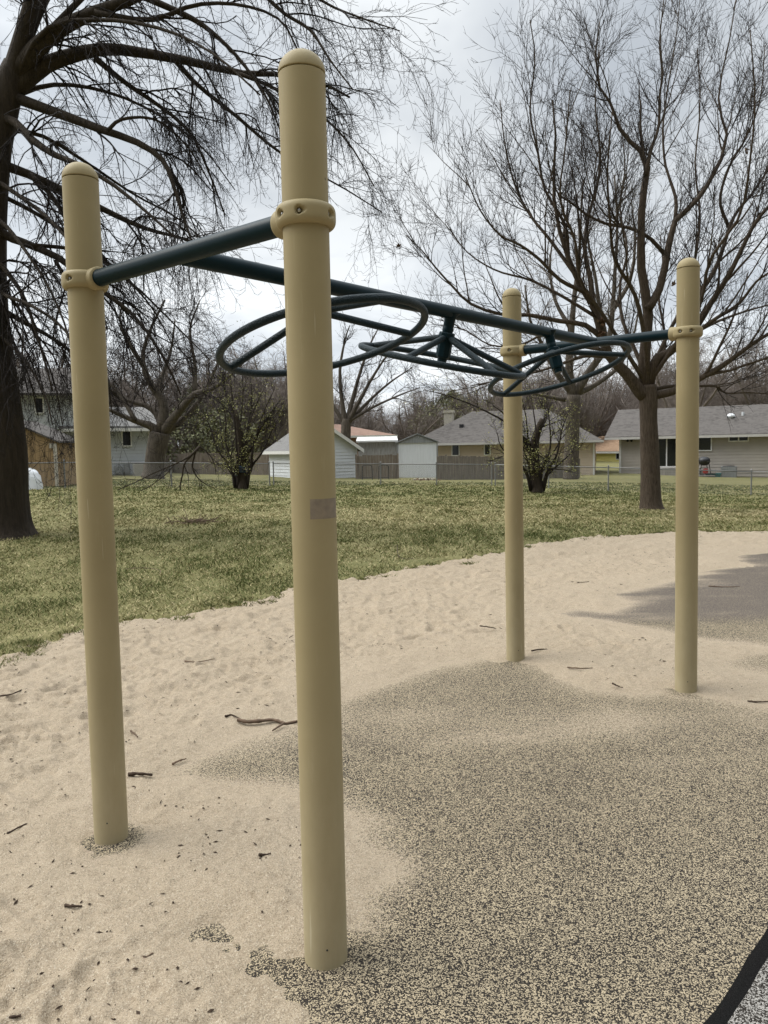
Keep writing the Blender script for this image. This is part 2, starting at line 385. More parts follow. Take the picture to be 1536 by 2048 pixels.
# ------------------------------------------------------------------ ground sheet
grass_edge_px = [(-300, 1440), (-100, 1362), (0, 1322), (90, 1285), (180, 1262), (270, 1248), (340, 1238), (420, 1226), (480, 1215), (540, 1198), (600, 1180), (690, 1166), (760, 1153), (800, 1146), (900, 1125), (1000, 1106), (1100, 1087), (1180, 1078), (1260, 1073), (1340, 1069), (1400, 1067), (1536, 1066), (1750, 1068), (2100, 1080)]
sand_poly = np.array([onground(*p)[:2] for p in grass_edge_px] + [(14, -11), (-11, -11)])
rb_main = [(600, 2100), (590, 2045), (565, 1990), (535, 1948), (500, 1915), (455, 1890), (412, 1868), (440, 1868), (500, 1896), (545, 1915), (600, 1912), (690, 1895), (725, 1850), (705, 1800), (740, 1770), (765, 1742), (745, 1715), (708, 1690), (690, 1655), (600, 1605), (500, 1580), (400, 1570), (300, 1560), (330, 1545), (400, 1510), (480, 1478), (560, 1450), (640, 1415), (700, 1390), (800, 1358), (880, 1330), (950, 1320), (1032, 1314), (1085, 1330), (1130, 1360), (1180, 1378), (1260, 1388), (1340, 1383), (1420, 1392), (1480, 1402), (1540, 1412), (1900, 1470), (2300, 2100)]
rb_far = [(1098, 1228), (1148, 1217), (1215, 1222), (1255, 1212), (1228, 1188), (1328, 1165), (1398, 1150), (1440, 1140), (1505, 1130), (1470, 1114), (1540, 1103), (1900, 1100), (1900, 1330), (1540, 1296), (1488, 1287), (1398, 1278), (1328, 1266), (1238, 1246), (1180, 1236)]
rb_far2 = [(1440, 1322), (1480, 1308), (1540, 1303), (1900, 1310), (1900, 1400), (1540, 1355), (1490, 1345), (1450, 1335)]
def sdf(x, y, pg):
    """signed distance, negative inside"""
    pg = np.asarray(pg); d = np.full(x.shape, 1e9); ins = np.zeros(x.shape, bool)
    for (ax, ay), (bx, by) in zip(pg, np.roll(pg, -1, 0)):
        ex, ey = bx - ax, by - ay; t = np.clip(((x - ax) * ex + (y - ay) * ey) / (ex * ex + ey * ey + 1e-12), 0, 1)
        d = np.minimum(d, (x - ax - t * ex) ** 2 + (y - ay - t * ey) ** 2)
        c = ((ay > y) != (by > y)) & (x < ex * (y - ay) / (ey if abs(ey) > 1e-12 else 1e-12) + ax); ins ^= c
    d = np.sqrt(d); return np.where(ins, -d, d)
POST = {'L': (-1.0948, 2.9456, .0116, .0091, 2.5588), 'N': (-.1985, 2.1982, -.0135, .0003, 2.5702), 'C': (.9026, 5.3666, .0053, -.0116, 2.5541), 'R': (1.8057, 4.6112, -.0034, -.0181, 2.5574)}
RINGZ = 2.1327
def sd_rubber(x, y):
    d = sdf(x, y, [onground(*p)[:2] for p in rb_main])
    d = np.minimum(d, sdf(x, y, [onground(*p)[:2] for p in rb_far]))
    d = np.minimum(d, sdf(x, y, [onground(*p)[:2] for p in rb_far2]))
    d = np.minimum(d, np.hypot(x - POST['L'][0] - .01, y - POST['L'][1] + .02) - .135)
    return d
def sd_sand(x, y): return sdf(x, y, sand_poly) + (fbm(x * 2.3, y * 2.3, 5) - .5) * .45 + (fbm(x * 9, y * 9, 6, 3) - .5) * .34

xs = np.concatenate([-np.geomspace(14, 700, 26)[::-1], np.arange(-13.6, 13.61, .16), np.geomspace(14, 700, 26)])
ys = np.concatenate([-np.geomspace(3, 300, 12)[::-1], np.arange(-2.8, 16, .16), np.arange(16, 45, .6), np.geomspace(46, 1500, 30)])
X, Y = np.meshgrid(xs, ys)
Z = terrain(X, Y) + (fbm(X * .5, Y * .5, 3) - .5) * .06 * smooth((Y - 5) / 6)
near = (np.abs(X) < 14) & (Y < 17) & (Y > -3); s_ = np.full(X.shape, 5.); s_[near] = sd_sand(X[near], Y[near])
Z = Z - .075 * smooth((.12 - s_) / .25) + .02 * np.exp(-((s_ - .2) / .3) ** 2)
def gridfaces(nr, nc):
    i = np.arange(nr - 1)[:, None] * nc + np.arange(nc - 1)[None]
    return np.stack([i, i + 1, i + nc + 1, i + nc], -1).reshape(-1, 4)
obj('ground', (np.stack([X, Y, Z], -1).reshape(-1, 3), [gridfaces(len(ys), len(xs))]), M['lawn'], kind='structure')

# sand: a height field that dips under the rubber where the rubber shows
r_ = np.geomspace(.75, 15, 720); a_ = np.linspace(-rad(42), rad(42), 620)
Rr, Aa = np.meshgrid(r_, a_, indexing='ij'); X = Rr * np.sin(Aa); Y = Rr * np.cos(Aa)
sr = sd_rubber(X, Y); ss = sd_sand(X, Y)
edge = sr + (fbm(X * 3.2, Y * 3.2, 21) - .5) * .30 * smooth((Y - 1.6) / 2) + (fbm(X * 9, Y * 9, 22, 3) - .5) * .10
deep = smooth(sr / .9)
pit = np.zeros_like(X); rp_ = np.random.default_rng(4)          # scuffed footprints: shallow hollows with a pushed up rim
for k in range(420):
    y0_ = math.exp(rp_.uniform(math.log(1.6), math.log(12))); x0_ = y0_ * rp_.uniform(-.6, .6); an_ = rp_.uniform(0, 3.14); L_, W_ = rp_.uniform(.07, .14), rp_.uniform(.035, .06)
    i0_ = np.searchsorted(r_, math.hypot(x0_, y0_) - .35); i1_ = np.searchsorted(r_, math.hypot(x0_, y0_) + .35)
    dx_, dy_ = X[i0_:i1_] - x0_, Y[i0_:i1_] - y0_; q_ = np.sqrt(((dx_ * math.cos(an_) + dy_ * math.sin(an_)) / L_) ** 2 + ((dy_ * math.cos(an_) - dx_ * math.sin(an_)) / W_) ** 2)
    pit[i0_:i1_] += rp_.uniform(.8, 1.6) * (-.016 * np.exp(-q_ ** 4) + .009 * np.exp(-((q_ - 1.35) / .35) ** 2))
hump = pit + (fbm(X * 2.2, Y * 2.2, 31, 2) - .5) * .05 + (fbm(X * 13, Y * 13, 33, 3) - .5) * .050 - .02 * np.clip(vnoise(X * 8.2 + 3, Y * 8.2, 36) - .66, 0, 1) * 3
Z = np.clip(edge * .13, -.02, .03) + hump * (.10 + .9 * deep) * (edge > -.4) + (fbm(X * 30, Y * 30, 41, 3) - .5) * .028 * (.30 + .70 * deep)
keep = (ss < .35)
Z = Z - .06 * smooth((ss + .12) / .35)
ff = gridfaces(len(r_), len(a_)); kv = (keep & (edge > -.30)).reshape(-1); ff = ff[kv[ff].all(1)]
SR_, SA_, SZ_ = r_, a_, Z
def sandz(x, y):
    i = np.clip(np.searchsorted(SR_, np.hypot(x, y)), 0, len(SR_) - 1); j = np.clip(np.searchsorted(SA_, np.arctan2(x, y)), 0, len(SA_) - 1)
    return np.maximum(SZ_[i, j], 0)
bk = []          # the same sand goes on beside and behind the camera
for r0_, r1_, b0_, b1_ in ((.02, .76, 0, 360), (.76, 10, 42.2, 317.8)):
    q_ = np.geomspace(r0_, r1_, 30); t_ = np.radians(np.linspace(b0_, b1_, 120)); qq_, tt_ = np.meshgrid(q_, t_, indexing='ij')
    bk.append((np.stack([qq_ * np.sin(tt_), qq_ * np.cos(tt_), -.004 + (fbm(qq_ * np.sin(tt_) * 3, qq_ * np.cos(tt_) * 3, 33) - .5) * .02], -1).reshape(-1, 3), [gridfaces(30, 120)]))
obj('sand', join((np.stack([X, Y, Z], -1).reshape(-1, 3), [ff]), *bk), M['sand'], kind='structure')
# rubber safety surfacing
r_ = np.geomspace(.75, 15, 420); a_ = np.linspace(-rad(42), rad(42), 400)
Rr, Aa = np.meshgrid(r_, a_, indexing='ij'); X = Rr * np.sin(Aa); Y = Rr * np.cos(Aa)
sr = sd_rubber(X, Y)
def blob(px, py, sx, sy):
    c = onground(px, py); k = onground(px + sx, py)[0] - c[0]; l = onground(px, py - sy)[1] - c[1]
    return np.exp(-((X - c[0]) / k) ** 2 - ((Y - c[1]) / l) ** 2)
dust = .62 * np.exp(np.minimum(sr, 0) / .09) + .46 * np.exp(np.minimum(sr, 0) / .34) + .02 * smooth((Y - 2.2) / 1.6) * (Y < 6.3) + (fbm(X * 2.0, Y * 2.0, 51) - .5) * .75
dust += .35 * blob(870, 1430, 110, 22) + .35 * blob(1230, 1440, 200, 26) + .3 * blob(1270, 1530, 130, 14) + .5 * blob(770, 1740, 90, 38) + .35 * blob(700, 1640, 120, 30) + .4 * blob(1000, 1480, 200, 20) + .3 * blob(480, 1590, 150, 25)
dust -= .12 + .45 * blob(860, 1580, 140, 40) + .35 * blob(560, 1530, 110, 28) + .6 * blob(1100, 1750, 400, 160) + .8 * blob(1000, 1950, 500, 90)
dust = dust - .12 * (Y > 6.4) + (Y > 6.2) * (fbm(X * 1.3, Y * 5.5, 57) - .5) * 1.3 - 1.1 * np.exp(-(np.hypot(X - POST['L'][0] - .01, Y - POST['L'][1] + .02) / .125) ** 4)
for k_ in 'NCR': dust -= .8 * np.exp(-(np.hypot(X - POST[k_][0], Y - POST[k_][1]) / .13) ** 4)
sp0, sp1 = onground(415, 1868), onground(580, 1990); ex_, ey_ = sp1[0] - sp0[0], sp1[1] - sp0[1]
tq = np.clip(((X - sp0[0]) * ex_ + (Y - sp0[1]) * ey_) / (ex_ ** 2 + ey_ ** 2), 0, 1); dust -= .9 * np.exp(-(np.hypot(X - sp0[0] - tq * ex_, Y - sp0[1] - tq * ey_) / .07) ** 2)
ff = gridfaces(len(r_), len(a_)); kv = (sr < .45).reshape(-1); ff = ff[kv[ff].all(1)]
obj('rubber_surfacing', (np.stack([X, Y, np.zeros_like(X)], -1).reshape(-1, 3), [ff]), M['rubber'], kind='structure', attr={'dust': np.clip(dust, -1, 1.4).reshape(-1), 'tint': smooth((Y - 6.2) / .5).reshape(-1)})
# bottom right: black bevelled edge and the grey speckled surface beside it
e0, e1 = onground(1412, 2048), onground(1533, 1862); i0, i1 = onground(1462, 2048), onground(1548, 1905)
def ext(a, b, t): return a + (b - a) * t
E = np.array([ext(e0, e1, t) + np.array([.012 * (fbm(np.array([t * 9.]), np.array([1.]), 3)[0] - .5) * 2, 0, 0]) for t in np.linspace(-3, 5, 60)])
I = np.array([ext(i0, i1, t) + np.array([.008 * (fbm(np.array([t * 7.]), np.array([4.]), 3)[0] - .5) * 2, 0, 0]) for t in np.linspace(-3, 5, 60)])
E[:, 2] = .004; I[:, 2] = .016
n_ = len(E); V = np.concatenate([E, (E + I) / 2 + np.array([0, 0, .007]), I]); q = gridfaces(3, n_)
obj('black_rubber_strip', (V, [q]), M['blackrub'], kind='structure')
O = I + np.array([2.5, 0, 0]); V = np.concatenate([I, O])
obj('grey_rubber_surfacing', (V, [gridfaces(2, n_)]), M['greyrub'], kind='structure', attr={'dust': np.zeros(len(V))})

# ------------------------------------------------------------------ grass blades
n = 520000
yy = np.exp(rng.uniform(np.log(3.2), np.log(40), n)); xx = yy * rng.uniform(-.66, .66, n) + rng.normal(0, .3, n)
sg = sd_sand(xx, yy); k = sg > .05 - .42 * rng.random(n) ** 4 * np.clip(vnoise(xx * 5, yy * 5, 7) - .35, 0, 1) * 2.2
xx, yy, sg = xx[k], yy[k], sg[k]; n = len(xx)
patch = fbm(xx * .55, yy * .55, 61); p2 = fbm(xx * 3.1, yy * 1.6, 63, 3)
k = rng.random(n) < np.clip(.35 + 1.5 * (p2 - .33), .12, 1); xx, yy, sg, patch, p2 = xx[k], yy[k], sg[k], patch[k], p2[k]; n = len(xx)
zz = terrain(xx, yy) - .075 * smooth((.12 - sg) / .25) + .015
tone = np.clip(.56 + (patch - .5) * .8 + (p2 - .5) * -.5 + rng.normal(0, .25, n) - .20 * smooth((yy - 24) / 7) - .10 * smooth((7 - yy) / 3), 0, 1)
# the straw-coloured belt half way to the trees
tone = np.clip(tone + .18 * np.exp(-((yy - 19) / 4.5) ** 2), 0, 1)
hgt = rng.uniform(.018, .045, n) * (.75 + .25 * np.clip(yy / 10, 0, 2)) * (1.15 - .45 * tone)
# loose tufts creeping out over the edge of the sand
m_ = 1500; ty_ = np.exp(rng.uniform(np.log(3.4), np.log(14), m_)); tx_ = ty_ * rng.uniform(-.6, .6, m_); tg_ = sd_sand(tx_, ty_)
ok_ = (tg_ > -.55) & (tg_ < .12) & (rng.random(m_) < np.exp(tg_ / .14)); tx_, ty_, tg_ = tx_[ok_], ty_[ok_], tg_[ok_]; rp2 = np.repeat(np.arange(len(tx_)), 60)
ex_ = tx_[rp2] + rng.normal(0, .05, len(rp2)); ey_ = ty_[rp2] + rng.normal(0, .035, len(rp2))
xx = np.concatenate([xx, ex_]); yy = np.concatenate([yy, ey_]); zz = np.concatenate([zz, np.full(len(ex_), .018)]); sg = np.concatenate([sg, tg_[rp2]])
tone = np.concatenate([tone, np.clip(rng.normal(.38, .25, len(ex_)), 0, 1)]); n = len(xx)
hgt = np.concatenate([hgt, rng.uniform(.015, .05, len(ex_))])
an = rng.uniform(0, 2 * math.pi, n); lean = rng.uniform(.4, 2.2, n) * (.6 + .9 * tone)
wd = .0030 * np.maximum(1, yy / 5.5) * rng.uniform(.7, 1.3, n)
base = np.stack([xx, yy, zz], 1); dx = np.stack([np.cos(an), np.sin(an), 0 * an], 1); sx = np.stack([-np.sin(an), np.cos(an), 0 * an], 1)
sx2 = np.stack([np.ones(n), rng.normal(0, .5, n), 0 * an], 1)
tip = base + dx * (hgt * lean)[:, None] + np.array([0, 0, 1]) * hgt[:, None]
V = np.stack([base - sx2 * wd[:, None], base + sx2 * wd[:, None], tip], 1).reshape(-1, 3)
obj('grass', (V, [np.arange(3 * n).reshape(-1, 3)]), M['grass'], kind='stuff', smooth_=False, attr={'tone': np.repeat(tone, 3)},
    label='mown lawn of mixed green and straw coloured grass', cat='grass')

# ------------------------------------------------------------------ the overhead climber
CL = thing('overhead_spinner_climber', 'tan and dark teal playground overhead climber of four posts with three hanging tilted rings', 'playground climber', (.35, 3.5, 0))
Pxy = {k: np.array(v[:2]) for k, v in POST.items()}
def clampmesh(c, az):
    """rounded clamp ring with teardrop bolt pockets pressed into it"""
    nth, npf = 160, 22; th = np.linspace(0, 2 * math.pi, nth, endpoint=False)
    ph = np.linspace(-1, 1, npf); ri, ro, hh = .064, .0825, .030
    prof = []
    for p in ph:
        zc_ = hh * np.sign(p) * min(1, abs(p) * 1.25) if abs(p) < .8 else hh * np.sign(p)
        rr = ro - .010 * abs(p / .8) ** 4 if abs(p) < .8 else ro - .010 - (ro - .010 - ri) * (abs(p) - .8) / .2
        prof.append((rr, zc_))
    prof = np.array(prof)
    rr = np.repeat(prof[:, 0][:, None], nth, 1); zz_ = np.repeat(prof[:, 1][:, None], nth, 1)
    for pa in POCK:
        d = (th - pa + math.pi) % (2 * math.pi) - math.pi
        u = d * ro; wv = np.where(u > 0, .022, .010)
        g_ = (u[None] / wv[None]) ** 2 + (zz_ / np.where(u > 0, .011 - .2 * u, .011)[None].clip(.004)) ** 2
        rr = np.where((g_ < 1) & (np.abs(ph) < .8)[:, None], rr - .020 * (1 - g_) ** .5 * np.where(u > 0, 1 - u / .024, 1)[None].clip(0), rr)
    V = np.stack([c[0] + rr * np.cos(th + az), c[1] + rr * np.sin(th + az), c[2] + zz_], -1).reshape(-1, 3)
    i = np.arange(npf - 1)[:, None] * nth; j = np.arange(nth)[None]; j2 = (j + 1) % nth
    q = np.stack([i + j, i + j2, i + nth + j2, i + nth + j], -1).reshape(-1, 4)
    return V, [q]
POCK = [rad(75), rad(122), rad(190), rad(-75)]
for nm, mate in (('L', 'N'), ('N', 'L'), ('C', 'R'), ('R', 'C')):
    x, y, dz, lx, H = POST[nm]
    bot = np.array([x, y, -.15]); topv = np.array([x + lx, y, H]); ax = topv - bot; ln = np.linalg.norm(ax)
    R_ = .0635
    p = obj('post', join(lathe([(R_, 0), (R_, ln - .0648), (R_, ln - .0645), (R_ - .001, ln - .0636), (.0585, ln - .0635), (.0585, ln - .055)], 56, bot, ax)), M['post'], CL)
    cp = [(.0565, ln - .0596), (.0637, ln - .0594), (.0640, ln - .058)] + [(.0640 * math.cos(t), ln - .058 + .058 * math.sin(t)) for t in np.linspace(0.06, math.pi / 2, 14)]
    obj('post_cap', lathe(cp, 48, bot, ax), M['clamp'], p)
    cc = bot + ax * ((RINGZ + .15) / ln); cc[2] = RINGZ
    bd = Pxy[mate] - Pxy[nm]; az = math.atan2(bd[1], bd[0]); bdir = np.array([math.cos(az), math.sin(az), 0])
    k = obj('clamp', join(clampmesh(cc, az), lathe([(.052, .050), (.052, .098), (.049, .103), (.038, .104)], 32, cc, bdir),
                          *[lathe([(.0895 * 0 + .0, .0), (.0, .0)], 3, cc, bdir)]) if False else join(clampmesh(cc, az), lathe([(.039, .050), (.0405, .096), (.038, .102), (.031, .103)], 32, cc, bdir)), M['clamp'], p)
    for pa in POCK:
        a2 = pa + az - .02; dr = np.array([math.cos(a2), math.sin(a2), 0])
        obj('clamp_bolt', lathe([(0.0, .0745), (.0055, .0745), (.006, .073), (.006, .06)][::-1], 12, cc, dr), M['steel'], p)
    # little set screw holes near the foot
    f_ = np.array([.15 if nm != 'R' else -.25, -1., 0]); f_ /= np.linalg.norm(f_)
    obj('foot_screw', lathe([(.003, .062), (.003, .0642), (0, .0644)], 8, np.array([x, y, dz + .075]), f_), M['black'], p)
    if nm == 'N':
        zt, zb = at(640, 998, 2.14)[2], at(640, 1038, 2.14)[2]
        a_c = math.atan2(-1, .09)
        z3 = np.linspace(zb, zt, 6); ta = np.linspace(a_c - rad(9), a_c + rad(78), 24)
        g_ = np.stack([x + .06385 * np.cos(ta)[None].repeat(6, 0), y + .06385 * np.sin(ta)[None].repeat(6, 0), z3[:, None].repeat(24, 1)], -1).reshape(-1, 3)
        g_[:, 0] += (g_[:, 2] + .15) / ln * lx
        obj('sticker_residue', (g_, [gridfaces(6, 24)]), M['residue'], p, label='greyish rectangular patch left by a torn off sticker')
        obj('side_bolt', join(lathe([(.0, .080), (.0085, .080), (.0085, .0695), (.004, .0690), (.004, .05)][::-1], 6, np.array([x + lx, y, H - .088]), (1, .12, 0))), M['black'], p, label='black bolt head sticking out just below the cap')
def bar(a, b, r, nm):
    obj(nm, tube([a, b], r, 32), M['teal'], CL)
for a, b in (('L', 'N'), ('C', 'R')):
    A3 = np.append(Pxy[a], RINGZ); B3 = np.append(Pxy[b], RINGZ); d = (B3 - A3) / np.linalg.norm(B3 - A3)
    A3[0] += POST[a][3] * .8; B3[0] += POST[b][3] * .8
    bar(A3 + d * .09, B3 - d * .09, .0302, 'crossbar')
RA = np.append((Pxy['L'] + Pxy['N']) / 2, RINGZ); RB = np.append((Pxy['C'] + Pxy['R']) / 2, RINGZ); rd = (RB - RA) / np.linalg.norm(RB - RA)
bar(RA + rd * .024, RB - rd * .030, .0302, 'rail')
WH = [(.192, -.206, .149, (168, 30, 313, 262)), (.492, .198, -.176, (152, 244, 306, 2.5)), (.801, -.214, .200, (137, 69.5, 2, 250))]
for t, ta, tb, sp in WH:
    nv = np.array([math.tan(ta), math.tan(tb), 1.]); nv /= np.linalg.norm(nv)
    u = np.cross([0, 1, 0], nv); u /= np.linalg.norm(u); v = np.cross(nv, u)
    top = RA + (RB - RA) * t; Cc = top - nv * .227; Rw = .394; rg = .0148
    wheel = obj('ring', tubes(np.stack([Cc + Rw * (math.cos(h) * u + math.sin(h) * v) for h in np.linspace(0, 2 * math.pi, 97)])[None], np.full((1, 97), rg), 16, False), M['grip'], CL)
    obj('hub', lathe([(0, -.012), (.022, -.012), (.024, .012), (.033, .014), (.035, .022), (.035, .105), (.038, .108), (.038, .128), (.034, .133), (0, .134)], 8, Cc, nv), M['teal'], wheel, smooth_=False)
    obj('axle', lathe([(.024, .13), (.0265, .14), (.0265, .156), (.024, .160), (.026, .165), (.026, .2), (.034, .215), (.045, .226)], 28, Cc, nv), M['teal'], wheel)
    for h in sp:
        h = rad(h); e_ = Cc + Rw * (math.cos(h) * u + math.sin(h) * v); s0 = Cc + nv * .108 + .020 * (math.cos(h) * u + math.sin(h) * v)
        obj('spoke', tube([s0, s0 + (e_ - s0) * .5, e_], .0145, 16), M['grip'], wheel)

# ------------------------------------------------------------------ trees
def grow(o, d, Lh, r0, K, wob, up, tip=.35, rg=rng, curl=0.0):
    n = len(o)
    if isinstance(up, tuple): up = rg.uniform(up[0], up[1], n)
    P = np.zeros((n, K + 1, 3)); P[:, 0] = o; d = d / (np.linalg.norm(d, axis=1, keepdims=True) + 1e-9)
    up = np.broadcast_to(np.asarray(up, float), (n,)); drift = rg.normal(0, wob, (n, 3))
    for k in range(K):
        d = d + rg.normal(0, wob, (n, 3)) + drift * .35
        d[:, 2] += (up + curl * (k / K)) / K * 2
        d /= np.linalg.norm(d, axis=1, keepdims=True) + 1e-9
        P[:, k + 1] = P[:, k] + d * (Lh / K)[:, None]
    R = r0[:, None] * (1 - (1 - tip) * np.linspace(0, 1, K + 1)[None])
    return P, R
def spawn(P, R, per, t0, t1, a0, a1, rg=rng):
    n, K1, _ = P.shape; K = K1 - 1
    i = np.repeat(np.arange(n), per); m_ = len(i); t = rg.uniform(t0, t1, m_) * K
    k = np.minimum(t.astype(int), K - 1); f = (t - k)[:, None]
    o = P[i, k] * (1 - f) + P[i, k + 1] * f; T = P[i, k + 1] - P[i, k]; T /= np.linalg.norm(T, axis=1, keepdims=True) + 1e-9
    r = R[i, k] * (1 - f[:, 0]) + R[i, k + 1] * f[:, 0]
    pr = rg.normal(0, 1, (m_, 3)); pr -= (pr * T).sum(1, keepdims=True) * T; pr /= np.linalg.norm(pr, axis=1, keepdims=True) + 1e-9
    a = rg.uniform(a0, a1, m_)[:, None]
    return o, np.cos(a) * T + np.sin(a) * pr, r, t / K, i
def limbs_geo(limbs, Y0, K=14):
    """limbs: lists of (px, py, depth offset, radius)"""
    P, R = [], []
    for l in limbs:
        c = np.array([list(at(px, py, Y0 + dd)) + [r] for px, py, dd, r in l]); c = resample(c, K)
        P.append(c[:, :3]); R.append(np.maximum(c[:, 3], .006))
    return np.array(P), np.array(R)
def with_r(pts, r0, r1, dd=0.0, d0=0.0):
    n = len(pts); return [(p[0], p[1], d0 + (dd - d0) * i / (n - 1), r0 + (r1 - r0) * (i / (n - 1)) ** .8) for i, p in enumerate(pts)]
def trunk_geo(pts, Y0, n=28, K=30, rough=.06, seed=0):
    c = resample(np.array([list(at(px, py, Y0)) + [r] for px, py, r in pts]), K)
    V, fs = tubes(c[None, :, :3], c[None, :, 3], n)
    ctr = np.concatenate([np.repeat(c[:, :3], n, 0), c[[0, -1], :3]])
    d = V - ctr; a = np.arctan2(d[:, 1], d[:, 0]); s = 1 + rough * (fbm(a * 3 + 20, V[:, 2] * .7, 70 + seed, 3) - .5) * 2
    return ctr + d * s[:, None], fs
def leaves(pts, size, rg=rng, spread=.1, per=1):
    p = np.repeat(pts, per, 0) + rg.normal(0, spread, (len(pts) * per, 3)); n = len(p)
    a = rg.normal(0, 1, (n, 3)); a /= np.linalg.norm(a, axis=1, keepdims=True); b_ = np.cross(a, rg.normal(0, 1, (n, 3))); b_ /= np.linalg.norm(b_, axis=1, keepdims=True) + 1e-9
    s = (size * rg.uniform(.6, 1.4, n))[:, None]
    V = np.stack([p - a * s, p + b_ * s * .5, p + a * s, p - b_ * s * .5], 1).reshape(-1, 3)
    return (V, [np.arange(4 * n).reshape(-1, 4)]), np.repeat(rg.random(n), 4)

# --- left maple with the drooping twigs
YL = 14.1
base = at(0, 1072, YL)
TL = thing('maple_tree', 'big dark bare tree at the left edge with long drooping twigs over the lawn', 'tree', base)
tr = [(0, 1082, .80), (0, 1066, .64), (0, 1040, .54), (0, 980, .48), (2, 900, .44), (-14, 775, .42), (-22, 700, .40), (-30, 580, .37), (-28, 450, .34), (-14, 300, .30), (8, 200, .27), (32, 130, .20)]
obj('trunk', trunk_geo(tr, YL, 36, 44), M['bark_dark'], TL)
Ls = [
 with_r([(24, 160), (46, 75), (68, -10), (95, -120), (140, -260)], .19, .07, -.6),
 with_r([(30, 150), (75, 95), (125, 55), (190, 25), (260, 0), (350, -40), (470, -70), (580, -60)], .18, .03, -1.2),
 with_r([(12, 195), (75, 140), (115, 120), (175, 103), (225, 98), (300, 108), (400, 127), (475, 146), (560, 149), (640, 165), (700, 195)], .17, .018, .6),
 with_r([(190, 116), (250, 165), (320, 213), (380, 265), (420, 350), (450, 430)], .055, .012, .9, .2),
 with_r([(350, 120), (395, 170), (470, 230), (540, 290), (600, 330), (680, 372), (765, 425)], .05, .01, 1.5, .4),
 with_r([(475, 146), (545, 175), (640, 230), (700, 290), (748, 372)], .04, .01, .2, .4),
 with_r([(280, -10), (380, 35), (430, 70), (480, 120), (530, 190), (560, 260)], .06, .012, -.9, -.5),
 with_r([(470, -70), (560, 20), (620, 60), (660, 120), (705, 178)], .04, .01, -1.6, -1.0),
 with_r([(560, -60), (650, 5), (720, 35), (800, 62)], .03, .008, -1.4, -1.1),
 with_r([(15, 190), (125, 230), (200, 258), (275, 285), (325, 320), (345, 365), (365, 430), (392, 505)], .10, .014, -.8),
 with_r([(215, 262), (240, 240), (290, 235), (330, 250), (380, 300), (430, 385)], .035, .01, -.2, -.4),
 with_r([(-10, 230), (30, 245), (65, 280), (110, 310), (160, 330), (230, 372), (300, 430), (350, 475)], .09, .014, -1.6),
 with_r([(-22, 320), (20, 335), (60, 350), (120, 378), (200, 415), (250, 440), (300, 460), (340, 470), (385, 484), (440, 520)], .10, .014, .8),
 with_r([(60, 350), (110, 400), (150, 480), (190, 570), (215, 660)], .05, .012, -.6, .1),
 with_r([(-25, 450), (20, 475), (60, 490), (125, 520), (170, 560), (230, 600), (280, 645), (330, 720), (362, 790)], .09, .014, -.4),
 with_r([(-28, 500), (15, 545), (50, 600), (80, 690), (105, 780)], .06, .012, -1.0),
 with_r([(-28, 600), (40, 640), (110, 680), (180, 735), (240, 800)], .06, .012, 1.2),
 with_r([(-20, 380), (60, 420), (140, 470), (220, 530), (290, 590), (350, 650), (420, 720)], .045, .01, 2.2),
 with_r([(-10, 260), (80, 270), (180, 330), (270, 390), (360, 440), (450, 520)], .045, .01, 2.6),
 with_r([(10, 200), (100, 170), (200, 180), (300, 220), (400, 290), (470, 380)], .05, .01, 2.4),
 with_r([(30, 140), (130, 30), (230, -60), (350, -110), (480, -120), (600, -80)], .07, .015, 1.5),
 with_r([(30, 140), (100, -20), (190, -140), (300, -220)], .1, .03, 1.0),
 with_r([(0, 240), (-60, 200), (-150, 190), (-260, 220)], .1, .03, 1.0),
 with_r([(-10, 320), (-90, 330), (-200, 360)], .09, .03, -1.0),
 with_r([(20, 180), (90, 60), (210, 40), (330, 60), (430, 110), (520, 190)], .05, .012, -2.2),
 with_r([(-20, 420), (-90, 440), (-180, 500)], .07, .02, .6),
 with_r([(-24, 430), (10, 450), (50, 500), (95, 570), (130, 650), (150, 730)], .045, .01, -1.8),
 with_r([(-28, 560), (10, 590), (60, 610), (120, 650), (160, 710), (185, 790)], .045, .01, -2.2),
 with_r([(-24, 350), (50, 400), (110, 450), (170, 530), (200, 610)], .045, .01, -2.4),
 with_r([(-30, 640), (10, 680), (50, 720), (90, 790), (105, 850)], .04, .01, -1.2),
 with_r([(60, 490), (150, 500), (230, 540), (300, 610), (350, 700)], .04, .01, 1.2, -.2),
 with_r([(-10, 560), (40, 620), (80, 690), (110, 770), (125, 850)], .035, .009, 1.6),
 with_r([(-10, 620), (30, 690), (60, 760), (75, 830)], .035, .009, .4),
 with_r([(110, 520), (150, 590), (190, 670), (215, 760), (225, 830)], .035, .009, .8, .2),
 with_r([(190, 25), (300, 40), (390, 10), (480, 10), (560, 40), (600, 110)], .05, .012, -.9, -.6),
]
P0, R0 = limbs_geo(Ls, YL)
g0 = tubes(P0, R0, 10)
rl = np.random.default_rng(5)
